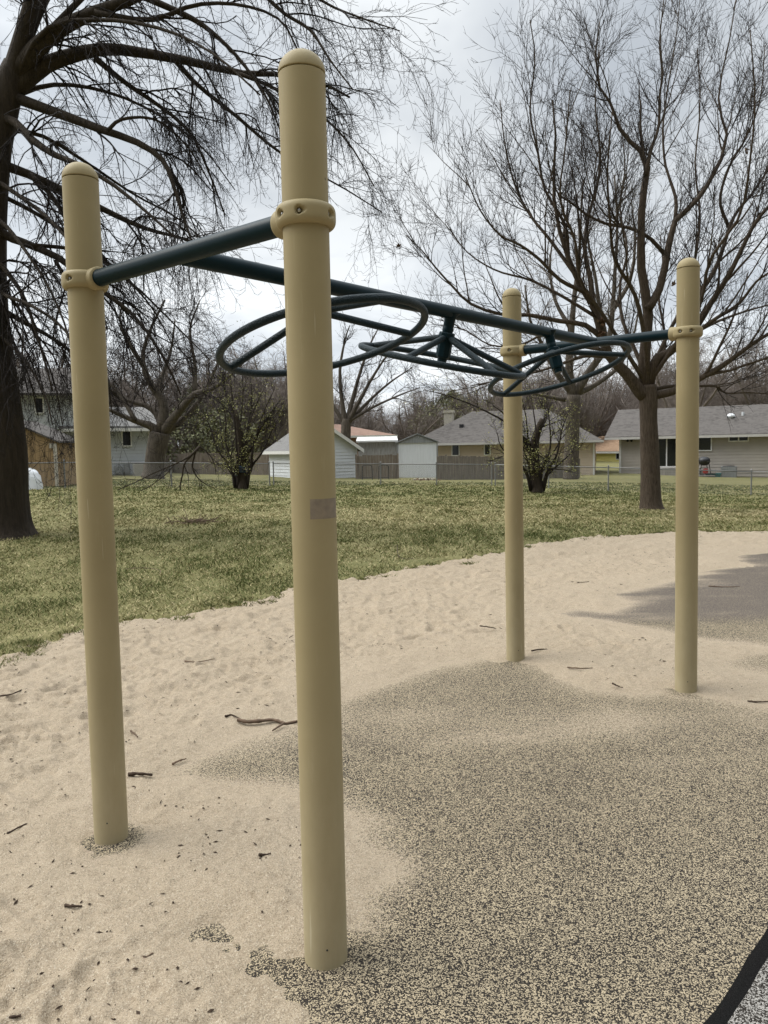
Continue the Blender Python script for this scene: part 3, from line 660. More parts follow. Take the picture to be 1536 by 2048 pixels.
def crown(P0, R0, seed, n1, l1, u1, n2, l2, u2, n3, l3, u3, a=(.4, 1.0), r3=.0042, minr=.006, t01=.12, wob=.16, m1=.035):
    rg = np.random.default_rng(seed)
    ln = np.linalg.norm(np.diff(P0, axis=1), axis=2).sum(1); per = np.maximum(3, (n1 * ln).astype(int))
    o, d, r, t, i = spawn(P0, R0, per, t01, 1., a[0], a[1], rg)
    L1 = rg.uniform(*l1, len(o)) * (1 - .35 * t)
    P1, R1 = grow(o, d, L1, np.clip(r * .5, minr, m1), 7, wob, u1, .4, rg)
    o, d, r, t, i = spawn(P1, R1, n2, .1, 1, .35, .95, rg)
    P2, R2 = grow(o, d, rg.uniform(*l2, len(o)), np.clip(r * .65, min(.0045, r3 * 1.2), max(.012, r3 * 1.5)), 6, wob, u2, .5, rg)
    o, d, r, t, i = spawn(P2, R2, n3, .08, 1, .4, 1.0, rg)
    P3, R3 = grow(o, d, rg.uniform(*l3, len(o)) * rg.uniform(.5, 1, len(o)), np.full(len(o), r3), 4, wob, u3, .55, rg)
    return (P1, R1), (P2, R2), (P3, R3)
c1, c2, c3 = crown(P0, R0, 5, 2.3, (.5, 2.0), (-.6, .05), 7, (.4, 1.5), (-1.3, -.25), 8, (.10, .36), (-.15, .4), a=(.4, 1.05), r3=.0028, minr=.0045, wob=.13, m1=.022)
fine = spawn(*c3, 1, .3, 1, .5, 1.0, np.random.default_rng(8))
c4_ = grow(fine[0], fine[1], np.random.default_rng(9).uniform(.05, .13, len(fine[0])), np.full(len(fine[0]), .0028), 2, .12, .35, .7, np.random.default_rng(10))
obj('limbs', g0, M['bark_dark'], TL)
obj('crown', join(tubes(*c1, 5, False), tubes(*c2, 4, False), tubes(*c3, 3, False), tubes(*c4_, 3, False)), M['twig_dark'], TL)

# --- right maple, vase shaped
YR = 20.9
base = at(1303, 1020, YR)
TR = thing('maple_tree', 'bare brown tree on the lawn at right with a tall fan shaped crown', 'tree', base)
obj('trunk', trunk_geo([(1304, 1026, .40), (1303, 1014, .315), (1302, 998, .28), (1301, 960, .255), (1299, 900, .24), (1297, 840, .225), (1297, 800, .235), (1296, 770, .22)], YR, 36, 30, .05, 3), M['bark_brown'], TR)
Ls = [
 with_r([(1292, 795), (1276, 780), (1259, 754), (1236, 731), (1214, 705), (1206, 675), (1194, 635), (1185, 606), (1168, 584), (1151, 550), (1137, 518), (1117, 453), (1106, 371), (1112, 290), (1105, 200)], .19, .02, -.8),
 with_r([(1213, 712), (1170, 712), (1130, 725), (1080, 742), (1010, 758), (940, 772)], .06, .012, -2.5, -.5),
 with_r([(1185, 606), (1181, 560), (1172, 520), (1170, 480), (1180, 420), (1195, 370), (1200, 300), (1190, 200), (1200, 100)], .08, .012, .6, -.5),
 with_r([(1208, 680), (1170, 650), (1118, 642), (1057, 630), (1000, 628), (942, 608), (908, 576), (871, 535), (844, 501), (812, 470)], .08, .010, -.4, -.3),
 with_r([(1168, 584), (1120, 560), (1080, 520), (1040, 490), (1000, 470), (960, 420), (930, 350)], .06, .012, -1.5, -.5),
 with_r([(1151, 550), (1100, 480), (1060, 430), (1030, 370), (1010, 290), (1000, 200)], .055, .012, .8, -.5),
 with_r([(1137, 518), (1130, 450), (1090, 380), (1075, 300), (1060, 220), (1070, 120), (1060, 40)], .05, .012, -.6, -.5),
 with_r([(1194, 635), (1120, 590), (1060, 560), (990, 540), (930, 500), (890, 440)], .05, .01, .9, -.4),
 with_r([(1293, 785), (1287, 726), (1293, 669), (1296, 612), (1284, 555), (1282, 513), (1282, 442), (1287, 385), (1295, 335), (1287, 318), (1278, 297), (1251, 275), (1231, 241), (1226, 211), (1204, 187), (1190, 120), (1200, 40)], .17, .012, -.4),
 with_r([(1290, 350), (1297, 322), (1303, 295), (1317, 255), (1319, 197), (1324, 145), (1319, 84), (1330, -20)], .06, .012, -.2, -.3),
 with_r([(1296, 618), (1307, 601), (1324, 564), (1333, 510), (1341, 476), (1350, 442), (1375, 419), (1406, 385), (1421, 357), (1440, 325), (1450, 285), (1453, 263), (1439, 219), (1439, 170), (1456, 97), (1475, -20)], .12, .012, .8, -.2),
 with_r([(1332, 512), (1299, 476), (1259, 456), (1213, 448), (1171, 428), (1142, 405), (1114, 385), (1098, 330), (1090, 260)], .06, .010, -1.4, .1),
 with_r([(1350, 442), (1352, 400), (1340, 360), (1329, 320), (1326, 250), (1335, 180), (1350, 90), (1360, 0)], .055, .01, 1.4, .3),
 with_r([(1297, 770), (1310, 720), (1333, 709), (1353, 692), (1380, 668), (1401, 641), (1421, 607), (1455, 555), (1483, 499), (1512, 442), (1536, 414), (1580, 330), (1620, 230)], .15, .02, -.6),
 with_r([(1375, 675), (1405, 656), (1435, 635), (1478, 607), (1512, 564), (1545, 540), (1620, 480)], .07, .015, -1.8, -.3),
 with_r([(1353, 692), (1375, 640), (1401, 584), (1421, 555), (1441, 513), (1458, 456), (1475, 422), (1506, 385), (1540, 330), (1570, 240), (1580, 120)], .09, .012, 1.0, -.3),
 with_r([(1458, 456), (1440, 400), (1460, 330), (1490, 280), (1520, 200), (1530, 90)], .05, .01, .2, .7),
 with_r([(1302, 792), (1340, 785), (1362, 774), (1400, 757), (1441, 734), (1469, 714), (1512, 683), (1560, 655), (1640, 610)], .12, .03, -1.4),
 with_r([(1302, 780), (1345, 772), (1400, 772), (1431, 772), (1452, 786), (1500, 785), (1560, 790)], .055, .014, .8),
 with_r([(1297, 765), (1318, 726), (1330, 690), (1325, 640), (1318, 600), (1326, 540), (1320, 470)], .07, .012, 1.6),
 with_r([(1296, 760), (1270, 700), (1245, 640), (1240, 570), (1255, 500), (1240, 420), (1250, 330), (1240, 240)], .065, .012, 2.2),
 with_r([(1296, 760), (1330, 680), (1370, 600), (1390, 520), (1400, 430), (1390, 330), (1400, 220), (1395, 100)], .065, .012, 2.6),
 with_r([(1294, 770), (1250, 700), (1200, 620), (1160, 560), (1150, 480), (1120, 400), (1130, 300), (1140, 180)], .065, .012, -2.6),
 with_r([(1298, 765), (1350, 690), (1400, 610), (1420, 520), (1480, 430), (1500, 320), (1510, 200), (1500, 60)], .065, .012, -2.6),
 with_r([(1296, 765), (1290, 680), (1270, 590), (1230, 520), (1220, 440), (1215, 340), (1225, 220)], .08, .012, -2.8),
 with_r([(1296, 765), (1340, 700), (1420, 650), (1500, 620), (1580, 600)], .08, .014, 2.4),
 with_r([(1210, 700), (1150, 690), (1090, 670), (1040, 690), (980, 690), (930, 660), (880, 650)], .05, .01, 1.4, -.5),
]
P0, R0 = limbs_geo(Ls, YR, 18)
rgm = np.random.default_rng(151); o, d, r, t, i = spawn(P0, R0, 4, .28, .95, .3, .7, rgm)
Pm, Rm = grow(o, d + [0, 0, .35], rgm.uniform(1.3, 3.5, len(o)) * (1.15 - .65 * t), np.clip(r * .55, .014, .045), 18, .05, .35, .3, rgm)
P0, R0 = np.concatenate([P0, Pm]), np.concatenate([R0, Rm])
c1, c2, c3 = crown(P0, R0, 15, 1.3, (.7, 2.1), (.15, .4), 5, (.5, 1.4), (.1, .3), 5, (.18, .55), (.02, .15), a=(.35, .9), r3=.0045, minr=.007, wob=.055, m1=.016)
obj('limbs', tubes(P0, R0, 9), M['bark_brown'], TR)
obj('crown', join(tubes(*c1, 5, False), tubes(*c2, 4, False), tubes(*c3, 3, False)), M['twig_brown'], TR)
for (px, py, dd, s, nn) in ((798, 491, -.6, .10, 16), (1495, 302, -.3, .12, 14), (1347, 567, -.4, .10, 10), (1207, 642, -.5, .16, 60), (1203, 668, -.5, .14, 40)):
    g_, _ = leaves(np.repeat(at(px, py, YR + dd)[None], nn, 0), .055, rl, s * .3)
    obj('dead_leaf_clump', g_, M['dead'], TR, smooth_=False)

# --- generic builder for trees further away
def far_tree(name, label, Y0, trunk, limbs, bark_, twig, seed, n1=1.5, l1=(.8, 2.6), u1=.12, n2=7, l2=(.5, 1.4), u2=.1, n3=5, l3=(.3, .9), u3=.05, r3=.010, group=None, lean=None):
    base = at(trunk[0][0], trunk[0][1], Y0); t = thing(name, label, 'tree', base, 0, group)
    obj('trunk', trunk_geo(trunk, Y0, 18, 16, .06, seed), bark_, t)
    P0, R0 = limbs_geo(limbs, Y0, 12)
    a1, a2, a3 = crown(P0, R0, seed, n1, l1, u1, n2, l2, u2, n3, l3, u3, r3=r3, minr=.014)
    obj('limbs', tubes(P0, R0, 7), bark_, t)
    obj('crown', join(tubes(*a1, 4, False), tubes(*a2, 3, False), tubes(*a3, 3, False)), twig, t)
    return t, a2, a3
far_tree('yard_tree', 'bare tree with a thick forked trunk in front of the pale grey house', 42,
 [(306, 957, .64), (308, 940, .56), (311, 910, .52), (316, 885, .54), (320, 865, .5)],
 [with_r([(312, 875), (306, 855), (288, 847), (271, 842), (237, 828), (200, 812), (150, 800)], .30, .04, -1),
  with_r([(318, 870), (322, 848), (311, 825), (291, 811), (257, 801), (220, 783), (180, 760)], .28, .04, 1),
  with_r([(320, 868), (328, 830), (325, 801), (311, 781), (298, 761), (288, 734), (286, 705), (300, 660), (330, 600)], .34, .05, 0),
  with_r([(326, 805), (318, 771), (326, 747), (342, 700), (350, 640)], .2, .04, 1.5),
  with_r([(324, 868), (340, 845), (359, 822), (389, 788), (423, 778), (457, 754), (510, 700)], .32, .05, -1),
  with_r([(326, 866), (350, 850), (372, 832), (400, 798), (430, 740), (450, 680)], .26, .04, 1.5),
  with_r([(288, 734), (260, 690), (240, 640), (250, 590)], .14, .03, -1), with_r([(389, 788), (390, 730), (380, 660), (400, 600)], .16, .03, .6),
  with_r([(271, 842), (240, 790), (200, 740), (190, 680)], .14, .03, .6, -.6)],
 M['bark_grey'], M['twig_brown'], 21, n1=1.3, r3=.009, u1=.02, n3=6)
far_tree('yard_tree', 'tan barked straight tree standing behind the grey fence near the house corner', 44,
 [(1141, 962, .46), (1142, 930, .42), (1144, 880, .40), (1146, 830, .38), (1147, 790, .36)],
 [with_r([(1146, 800), (1138, 740), (1143, 660), (1150, 580), (1160, 500), (1155, 420)], .3, .04, 0),
  with_r([(1147, 795), (1180, 740), (1215, 690), (1225, 620), (1230, 540), (1235, 440), (1228, 350)], .26, .04, 1),
  with_r([(1146, 790), (1110, 740), (1085, 690), (1060, 640), (1050, 570)], .2, .04, -1),
  with_r([(1215, 690), (1200, 620), (1190, 550), (1175, 470), (1180, 380)], .16, .03, .5, 1),
  with_r([(1225, 620), (1260, 560), (1270, 480), (1262, 400)], .16, .03, 2, 1),
  with_r([(1147, 790), (1190, 770), (1240, 730), (1270, 660), (1280, 580)], .2, .03, 2),
  with_r([(1143, 660), (1110, 600), (1100, 530), (1110, 450)], .14, .03, 1), with_r([(1130, 800), (1080, 790), (1030, 780), (990, 790)], .13, .03, -1)],
 M['bark_grey'], M['twig_far'], 22, n1=1.3, r3=.009)
far_tree('yard_tree', 'bare many stemmed tree leaning right behind the terracotta roofed house', 56,
 [(690, 905, .40), (691, 880, .36), (692, 850, .34), (693, 838, .3)],
 [with_r([(692, 850), (684, 800), (680, 740), (690, 680), (700, 650)], .22, .03, 0),
  with_r([(693, 850), (705, 800), (722, 740), (740, 690), (760, 650)], .22, .03, 1),
  with_r([(693, 850), (720, 800), (745, 755), (775, 710), (805, 680)], .2, .03, -1),
  with_r([(693, 850), (735, 805), (780, 765), (825, 735)], .18, .03, 1),
  with_r([(692, 850), (660, 800), (640, 750), (620, 700)], .18, .03, 1), with_r([(693, 845), (745, 815), (800, 790), (840, 775)], .14, .03, -1)],
 M['bark_grey'], M['twig_brown'], 23, n1=1.0, u1=.2, u2=.15, n2=6, n3=4, r3=.009)

# --- budding shrubby trees in front of the fence
def shrub(label, px, py, Y0, stems, main, seed, ls=.028, nl=3):
    base = at(px, py, Y0); t = thing('budding_tree', label, 'tree', base)
    obj('trunk', trunk_geo(main, Y0, 14, 12, .12, seed), M['bark_dark'], t)
    P0, R0 = limbs_geo(stems, Y0, 12)
    a1, a2, a3 = crown(P0, R0, seed, 1.6, (.5, 1.5), .12, 6, (.3, .8), .1, 4, (.15, .45), .1, r3=.006, minr=.010)
    obj('crown', join(tubes(P0, R0, 6), tubes(*a1, 4, False), tubes(*a2, 3, False), tubes(*a3, 3, False)), M['twig_brown'], t)
    rg = np.random.default_rng(seed + 1); pts = np.concatenate([a2[0][:, 2:].reshape(-1, 3), a3[0][:, 2:].reshape(-1, 3)])
    lowp = np.interp(pts[:, 2], [base[2], base[2] + 1.2, base[2] + 2.6, base[2] + 5], [.55, .55, .28, .05])
    pts = pts[rg.random(len(pts)) < lowp * nl / 3]
    g_, tn = leaves(pts, ls, rg, .12, 2)
    obj('leaves', g_, M['leaf_spring'], t, smooth_=False, attr={'tone': tn})
    return t
def fan(px, py, top, sp, n, r0, seed):
    rg = np.random.default_rng(seed); o = []
    for i in range(n):
        s = (i / (n - 1) - .5) * 2; x1 = px + s * sp + rg.normal(0, 6); ty = top + abs(s) * 60 + rg.normal(0, 20)
        o.append(with_r([(px + s * 12, py), (px + s * 22 + rg.normal(0, 3), py - 40), (px + s * sp * .5 + rg.normal(0, 5), py - (py - ty) * .45), (px + s * sp * .8 + rg.normal(0, 5), py - (py - ty) * .75), (x1, ty)], r0, .012, rg.normal(0, .8)))
    return o
shrub('budding yellow green shrubby tree with a blue cloth round its trunk', 485, 980, 31.6,
 fan(482, 976, 740, 85, 9, .07, 31) + [with_r([(484, 930), (476, 880), (466, 830), (452, 790), (440, 740)], .12, .02, .3), with_r([(486, 925), (510, 880), (525, 850), (560, 800)], .10, .02, -.5)],
 [(485, 984, .22), (485, 965, .18), (484, 940, .17), (482, 900, .16), (478, 860, .13), (470, 820, .09)], 31)
shrub('budding olive green shrubby tree beside the grey board fence, right of the farthest post', 1075, 985, 31.7,
 fan(1074, 982, 790, 85, 10, .08, 32) + [with_r([(1070, 930), (1075, 880), (1088, 840), (1105, 800)], .12, .02, .4), with_r([(1070, 920), (1040, 870), (1010, 830), (985, 810)], .09, .015, -.6), with_r([(1072, 900), (1020, 850), (950, 812), (890, 790), (850, 780)], .06, .012, -1.0)],
 [(1074, 990, .30), (1074, 970, .22), (1070, 940, .19), (1066, 900, .17), (1076, 860, .14), (1085, 838, .11)], 33)
c = at(481, 938, 31.4)
cl_t = obj('cloth', join(lathe([(.19, -.14), (.215, -.05), (.205, .06), (.185, .13)], 14, c + np.array([0, .16, 0]), (0.08, 0, 1)), box(c[0] - .2, c[0] - .1, c[1] - .06, c[1] - .02, c[2] - .28, c[2] - .05)), M['bluecloth'], label='dark blue cloth tied round the trunk of the budding tree', cat='cloth')

# --- evergreens and rows of bare trees behind the houses
def evergreen(label, px, py, Y0, wpx, hpx, seed, dens=1700, group=None, mat='leaf_olive', size=.11):
    rg = np.random.default_rng(seed); b0 = at(px, py, Y0); sc = Y0 / F; Wd, Hh = wpx * sc / 2, hpx * sc
    t = thing('evergreen_tree', label, 'tree', b0, 0, group)
    obj('trunk', tube([b0, b0 + [0, 0, Hh * .8]], [.12, .04], 8), M['bark_grey'], t)
    n = dens; th = rg.uniform(0, 2 * math.pi, n); h = rg.random(n) ** .8; env = np.sin(np.clip(h * .93 + .1, 0, 1) * math.pi) ** .6 * (1 - .45 * h)
    lump = .65 + .7 * vnoise(th * 1.6 + 9, h * 6, seed); r = Wd * env * lump * rg.random(n) ** .45 * 1.25
    pts = b0 + np.stack([r * np.cos(th), r * np.sin(th), h * Hh], 1)
    g_, tn = leaves(pts, size, rg, .14, 5); obj('crown', g_, M[mat], t, smooth_=False, attr={'tone': tn})
    return t
evergreen('dark olive evergreen behind the fallen branch, right of the forked tree', 392, 950, 54, 120, 170, 41, 420)
evergreen('olive evergreen behind the plank fence and the budding tree', 455, 948, 56, 150, 140, 42, 420)
evergreen('rounded olive tree far behind the tan house, left of the chimney', 905, 880, 92, 150, 95, 43, 900, size=.13)
evergreen('dull green rounded tree far behind the middle of the tan house roof', 1000, 880, 96, 150, 92, 44, 900, size=.13)
# one bare far tree shared by a row of copies
rb = np.random.default_rng(77)
def far_proto(seed, Hh, Wd):
    rg = np.random.default_rng(seed); n = 9
    P = np.zeros((n, 11, 3)); 
    for i in range(n):
        a = rg.uniform(0, 2 * math.pi); o = rg.uniform(.15, 1) * Wd; top = Hh * rg.uniform(.65, 1)
        c = np.array([[0, 0, Hh * .15], [o * .25 * math.cos(a), o * .25 * math.sin(a), Hh * .35], [o * .7 * math.cos(a), o * .7 * math.sin(a), top * .7], [o * math.cos(a), o * math.sin(a), top]])
        P[i] = resample(c + rg.normal(0, .25, c.shape), 10)
    R = np.linspace(.2, .03, 11)[None].repeat(n, 0)
    a1, a2, a3 = crown(P, R, seed, 1.5, (1., 3.4), .12, 6, (.7, 1.9), .10, 4, (.4, 1.1), .08, r3=.0125, minr=.018)
    return join(tubes(np.array([[[0, 0, -1.], [0, 0, Hh * .2], [.1, 0, Hh * .4]]]), np.array([[.32, .27, .2]]), 8), tubes(P, R, 5)), join(tubes(*a1, 3, False), tubes(*a2, 3, False), tubes(*a3, 3, False))
protos = []
for sd_, Hh, Wd in ((51, 11, 4.6), (52, 13, 5.0), (53, 10, 5.4)):
    g1, g2 = far_proto(sd_, Hh, Wd); protos.append((meshdata('trunk', *g1), meshdata('crown', *g2)))
    protos[-1][0].materials.append(M['twig_far']); protos[-1][1].materials.append(M['twig_far'])
row = [(-40, 70), (60, 64), (150, 78), (215, 70), (290, 82), (365, 76), (430, 90), (500, 84), (570, 100), (640, 95), (730, 118), (790, 128), (845, 112), (960, 118), (1035, 105), (1100, 96), (1160, 100), (1215, 104), (1262, 118), (1315, 96), (1365, 90), (1410, 84), (1455, 88), (1500, 80), (1548, 86), (1600, 80)]
row += [(px, 64 + 4 * (k_ % 4)) for k_, px in enumerate(range(380, 560, 22))] + [(px, 84 + 7 * (k_ % 5)) for k_, px in enumerate(range(820, 1560, 33))] + [(px, 100 + 6 * (k_ % 4)) for k_, px in enumerate(range(600, 830, 26))]
row += [(px + 33, Y0 + 14 + 9 * math.sin(px)) for px, Y0 in row] + [(-60, 58), (20, 62), (75, 56), (130, 66), (185, 60), (240, 58), (300, 64), (345, 60), (410, 66), (450, 62), (500, 68), (560, 72), (880, 100), (930, 96), (985, 90), (1020, 94), (1070, 90), (1240, 92), (1270, 100), (1330, 104), (1380, 76), (1430, 100), (1470, 76), (1530, 74)] + [(-20, 90), (90, 96), (190, 92), (330, 70), (465, 104), (540, 80), (610, 92), (1130, 84), (1190, 120), (1290, 84), (1345, 112), (1390, 100), (1520, 96), (1560, 110)]
for i, (px, Y0) in enumerate(row):
    me = protos[i % 3]; p = at(px, 890, Y0); z = float(terrain(p[0], Y0)) - .3
    t = thing('bare_tree', 'bare grey brown tree in the far row behind the houses', 'tree', (p[0], Y0, z), rb.uniform(0, 6.28), 'bare trees in the far row')
    s = rb.uniform(.75, 1.1) * (.72 if 700 < px < 900 else .85 if px < 1000 else 1.0); t.scale = (s * 1.15, s * 1.15, s)
    for nm, md in zip(('trunk', 'crown'), me):
        o = bpy.data.objects.new(nm, md); COL.objects.link(o); o.parent = t

# ------------------------------------------------------------------ fallen branch
YB = 29.5
FB = thing('fallen_branch', 'bare fallen branch lying on the lawn below the forked tree', 'branch', at(345, 975, YB))
Ls = [with_r([(398, 893), (380, 912), (350, 928), (310, 945), (270, 965), (240, 978)], .045, .012, -1), with_r([(395, 898), (370, 925), (365, 950), (360, 975), (368, 985)], .05, .015, 0),
      with_r([(392, 900), (385, 935), (400, 960), (430, 978)], .04, .012, .5), with_r([(398, 893), (415, 905), (428, 925), (432, 950)], .03, .01, 1), with_r([(350, 928), (330, 950), (300, 972), (280, 982)], .025, .01, -1)]
P0, R0 = limbs_geo(Ls, YB, 10); a1, a2, a3 = crown(P0, R0, 61, 2.2, (.4, 1.3), -.12, 4, (.2, .6), -.1, 3, (.1, .3), 0, r3=.006, minr=.008)
obj('stem', tubes(P0, R0, 7), M['bark_dark'], FB); obj('twigs', join(tubes(*a1, 4, False), tubes(*a2, 3, False), tubes(*a3, 3, False)), M['twig_dark'], FB)

# ------------------------------------------------------------------ houses
class Wall:
    """local frame of a wall from p0 to p1: x along the wall, y into the building, z up"""
    def __init__(s, p0, p1, z0):
        s.p0 = np.array([p0[0], p0[1], z0]); d = np.array([p1[0] - p0[0], p1[1] - p0[1]]); s.L = np.linalg.norm(d); s.a = math.atan2(d[1], d[0])
        s.u = np.array([math.cos(s.a), math.sin(s.a), 0]); s.n = np.array([math.sin(s.a), -math.cos(s.a), 0])
    def uv(s, px, py):
        d = RM.T @ np.array([(px - 768) / F, (py - 1024) / F, 1.0]); o = np.array([0, 0, CH])
        t = np.dot(s.p0 - o, s.n) / np.dot(d, s.n); q = o + d * t - s.p0
        return float(np.dot(q, s.u)), float(q[2])
def P2(px, Y0): return at(px, 890, Y0)[:2]
def siding(x0, x1, z0, z1, y=0.0, step=.2, lip=.03):
    gs = []
    nrow = max(1, int(round((z1 - z0) / step))); st = (z1 - z0) / nrow
    for i in range(nrow):
        a = z0 + i * st; b_ = a + st
        gs.append(hexa([(x0, y - lip, a), (x1, y - lip, a), (x1, y + .01, a), (x0, y + .01, a), (x0, y - .004, b_ - .004), (x1, y - .004, b_ - .004), (x1, y + .01, b_ - .004), (x0, y + .01, b_ - .004)]))
    return join(*gs)
def window(t, x0, x1, z0, z1, y=0.0, panes=1, mat='trim', fr=.07, parent=None):
    p = parent or t
    g = join(box(x0, x1, y - .07, y, z0, z0 + fr), box(x0, x1, y - .07, y, z1 - fr, z1), box(x0, x0 + fr, y - .072, y, z0 + fr, z1 - fr), box(x1 - fr, x1, y - .072, y, z0 + fr, z1 - fr),
             *[box(x0 + (x1 - x0) * k / panes - fr / 2, x0 + (x1 - x0) * k / panes + fr / 2, y - .068, y, z0 + fr, z1 - fr) for k in range(1, panes)])
    f = obj('window', g, M[mat], p, world=False, smooth_=False)
    obj('pane', box(x0 + fr * .5, x1 - fr * .5, y - .055, y - .01, z0 + fr * .5, z1 - fr * .5), M['glass'], f, world=False, smooth_=False)
def roof_gable_front(x0, x1, ze, zr, depth, over=.5, th=.14):
    """ridge parallel to the front wall"""
    ym = depth / 2; k = (zr - ze) / ym; zo = ze - over * k
    return join(hexa([(x0, -over, zo), (x1, -over, zo), (x1, ym, zr), (x0, ym, zr), (x0, -over, zo + th), (x1, -over, zo + th), (x1, ym, zr + th), (x0, ym, zr + th)]),
                hexa([(x0, ym + .001, zr), (x1, ym + .001, zr), (x1, depth + over, zo), (x0, depth + over, zo), (x0, ym + .001, zr + th), (x1, ym + .001, zr + th), (x1, depth + over, zo + th), (x0, depth + over, zo + th)]))
def roof_hip(x0, x1, ze, zr, depth, over=.5, hip=None):
    h = hip or depth / 2; k = (zr - ze) / (depth / 2); zo = ze - over * k; ym = depth / 2
    V = [(x0 - over, -over, zo), (x1 + over, -over, zo), (x1 + over, depth + over, zo), (x0 - over, depth + over, zo), (x0 + h, ym, zr), (x1 - h, ym, zr)]
    V += [(a, b_, c - .14) for a, b_, c in V[:4]]
    return np.array(V, float), [np.array([(0, 1, 5, 4), (2, 3, 4, 5), (6, 7, 1, 0), (7, 8, 2, 1), (8, 9, 3, 2), (9, 6, 0, 3), (9, 8, 7, 6)]), np.array([(1, 2, 5), (3, 0, 4)])]
def house(name, label, W, h, depth, wall_mat, step=.2, cat='house', found=.0):
    t = thing(name, label, cat, W.p0, W.a if abs(W.a) > 1e-6 else 1e-6)
    g = join(box(0, W.L, 0.012, depth, -1.0, h), siding(0, W.L, found, h, 0.0, step))
    if True:   # side walls get boards too
        s1 = siding(0, depth, found, h, 0, step); V = s1[0]; g = join(g, (np.stack([-V[:, 1] * -1 * 1.0, depth - V[:, 0], V[:, 2]], 1), s1[1]), (np.stack([W.L - V[:, 1], V[:, 0], V[:, 2]], 1), s1[1]))
    obj('wall', g, M[wall_mat], t, world=False, smooth_=False)
    return t

# taupe ranch house on the right
W = Wall(P2(1240, 53), P2(1640, 47.5), -1.0)
h = W.uv(1245, 871)[1]
H1 = house('ranch_house', 'long taupe ranch house with a glass sliding door behind the right hand tree', W, h, 8, 'sid_taupe', .2)
rf = obj('roof', roof_gable_front(-.9, W.L + .6, h + .02, h + 1.75, 8, .55), M['roof_grey'], H1, world=False, smooth_=False)
ue, ze_ = W.uv(1447, 838)
zo = h + .02 - .55 * 1.73 / 4
obj('gutter', box(-.9, W.L + .6, -.66, -.551, zo - .06, zo + .10), M['gutter'], H1, world=False, smooth_=False)
obj('corner_trim', box(-.05, .09, -.05, -.031, 0, h - .05), M['trim'], H1, world=False, smooth_=False)
obj('roof_vent', lathe([(.16, 0), (.16, .12), (.26, .16), (.24, .3), (.1, .38), (0, .39)], 14, (ue + .3, 2.0, h + .9)), M['metal_white'], rf, world=False)
obj('vent_pipe', lathe([(.09, 0), (.09, .42), (0, .42)], 12, (ue + 1.0, 2.3, h + .95)), M['metal_grey'], rf, world=False)
x0, z1 = W.uv(1314, 876); x1, z0 = W.uv(1378, 932)
dr = obj('sliding_door', join(box(x0, x0 + .08, -.08, 0, z0, z1), box(x1 - .08, x1, -.08, 0, z0, z1), box((x0 + x1) / 2 - .42, (x0 + x1) / 2 - .34, -.082, 0, z0, z1), box(x0 + .08, x1 - .08, -.078, 0, z1 - .08, z1), box(x0 - .05, x1 + .05, -.12, -.001, z0 - .16, z0)), M['trim'], H1, world=False, smooth_=False)
obj('pane', box(x0 + .05, x1 - .05, -.06, -.034, z0 + .01, z1 - .03), M['glass'], dr, world=False, smooth_=False)
a, b_ = W.uv(1396, 872), W.uv(1424, 902); window(H1, a[0], b_[0], b_[1], a[1], -.03)
a, b_ = W.uv(1457, 866), W.uv(1498, 883); window(H1, a[0], b_[0], b_[1], a[1], -.03, 2)
a, b_ = W.uv(1520, 905), W.uv(1545, 930); window(H1, a[0] + 2, b_[0] + 2.4, b_[1], a[1], -.03)
for k in (0, .35):
    obj('floodlight', lathe([(.03, 0), (.05, .06), (.09, .16), (0, .17)], 10, (.5 + k, -.12, h - .30), (.3 - k * 2, -.8, -.4)), M['black'], H1, world=False)
# deck with steps, grill, air conditioner and the bits beside it
x0, z1 = W.uv(1318, 934); x1, _ = W.uv(1405, 934)
d0 = W.p0 + W.u * x0; DK = thing('deck', 'low grey wooden deck with steps below the sliding door of the taupe house', 'deck', d0 + W.n * .15, W.a)
obj('platform', join(*[box(0, x1 - x0, -k * .15 - .14, -k * .15, z1 - .05, z1) for k in range(10)]), M['deck'], DK, world=False, smooth_=False)
obj('skirt', join(*[box(0, x1 - x0, -1.49, -1.46, z1 - .07 - .16 * (k + 1), z1 - .07 - .16 * k - .012) for k in range(4)]), M['deck'], DK, world=False, smooth_=False)
obj('steps', join(*[box(x1 - x0, x1 - x0 + .9, -1.2 - .26 * k, -.9 - .26 * k, z1 - .2 - .17 * k, z1 - .15 - .17 * k) for k in range(3)]), M['deck'], DK, world=False, smooth_=False)
gx, gz = W.uv(1413, 942); g0_ = W.p0 + W.u * gx + W.n * 1.6
GR = thing('barbecue_grill', 'black barbecue grill on thin legs beside the deck', 'grill', (g0_[0], g0_[1], W.p0[2] + gz - .12))
zz0 = GR.location[2]
def gp(a, b_, c): return np.array(GR.location) + np.array([a, b_, c])
obj('lid', lathe([(.36, 0), (.37, .05), (.33, .17), (.22, .26), (.08, .30), (0, .30)], 18, gp(0, 0, .78)), M['black'], GR)
obj('bowl', lathe([(0, 0), (.2, .02), (.32, .12), (.36, .24)], 18, gp(0, 0, .52)), M['black'], GR)
for sx_, sy_ in ((-.3, -.2), (.3, -.2), (-.3, .2), (.3, .2)): obj('leg', tube([gp(sx_ * .8, sy_, .6), gp(sx_ * 1.15, sy_, 0)], .025, 8), M['black'], GR)
obj('side_shelf', box(*(gp(-.75, -.18, .74)[[0, 0]] + [0, .36]), *(gp(0, -.18, 0)[[1, 1]] + [0, .36]), *(gp(0, 0, .74)[[2, 2]] + [0, .04])), M['black'], GR, smooth_=False)
obj('propane_tank', lathe([(.12, 0), (.16, .05), (.16, .25), (.08, .33), (0, .34)], 14, gp(.1, 0, .02)), M['red'], GR)
ax_, az_ = W.uv(1460, 930); p = W.p0 + W.u * ax_ + W.n * .9
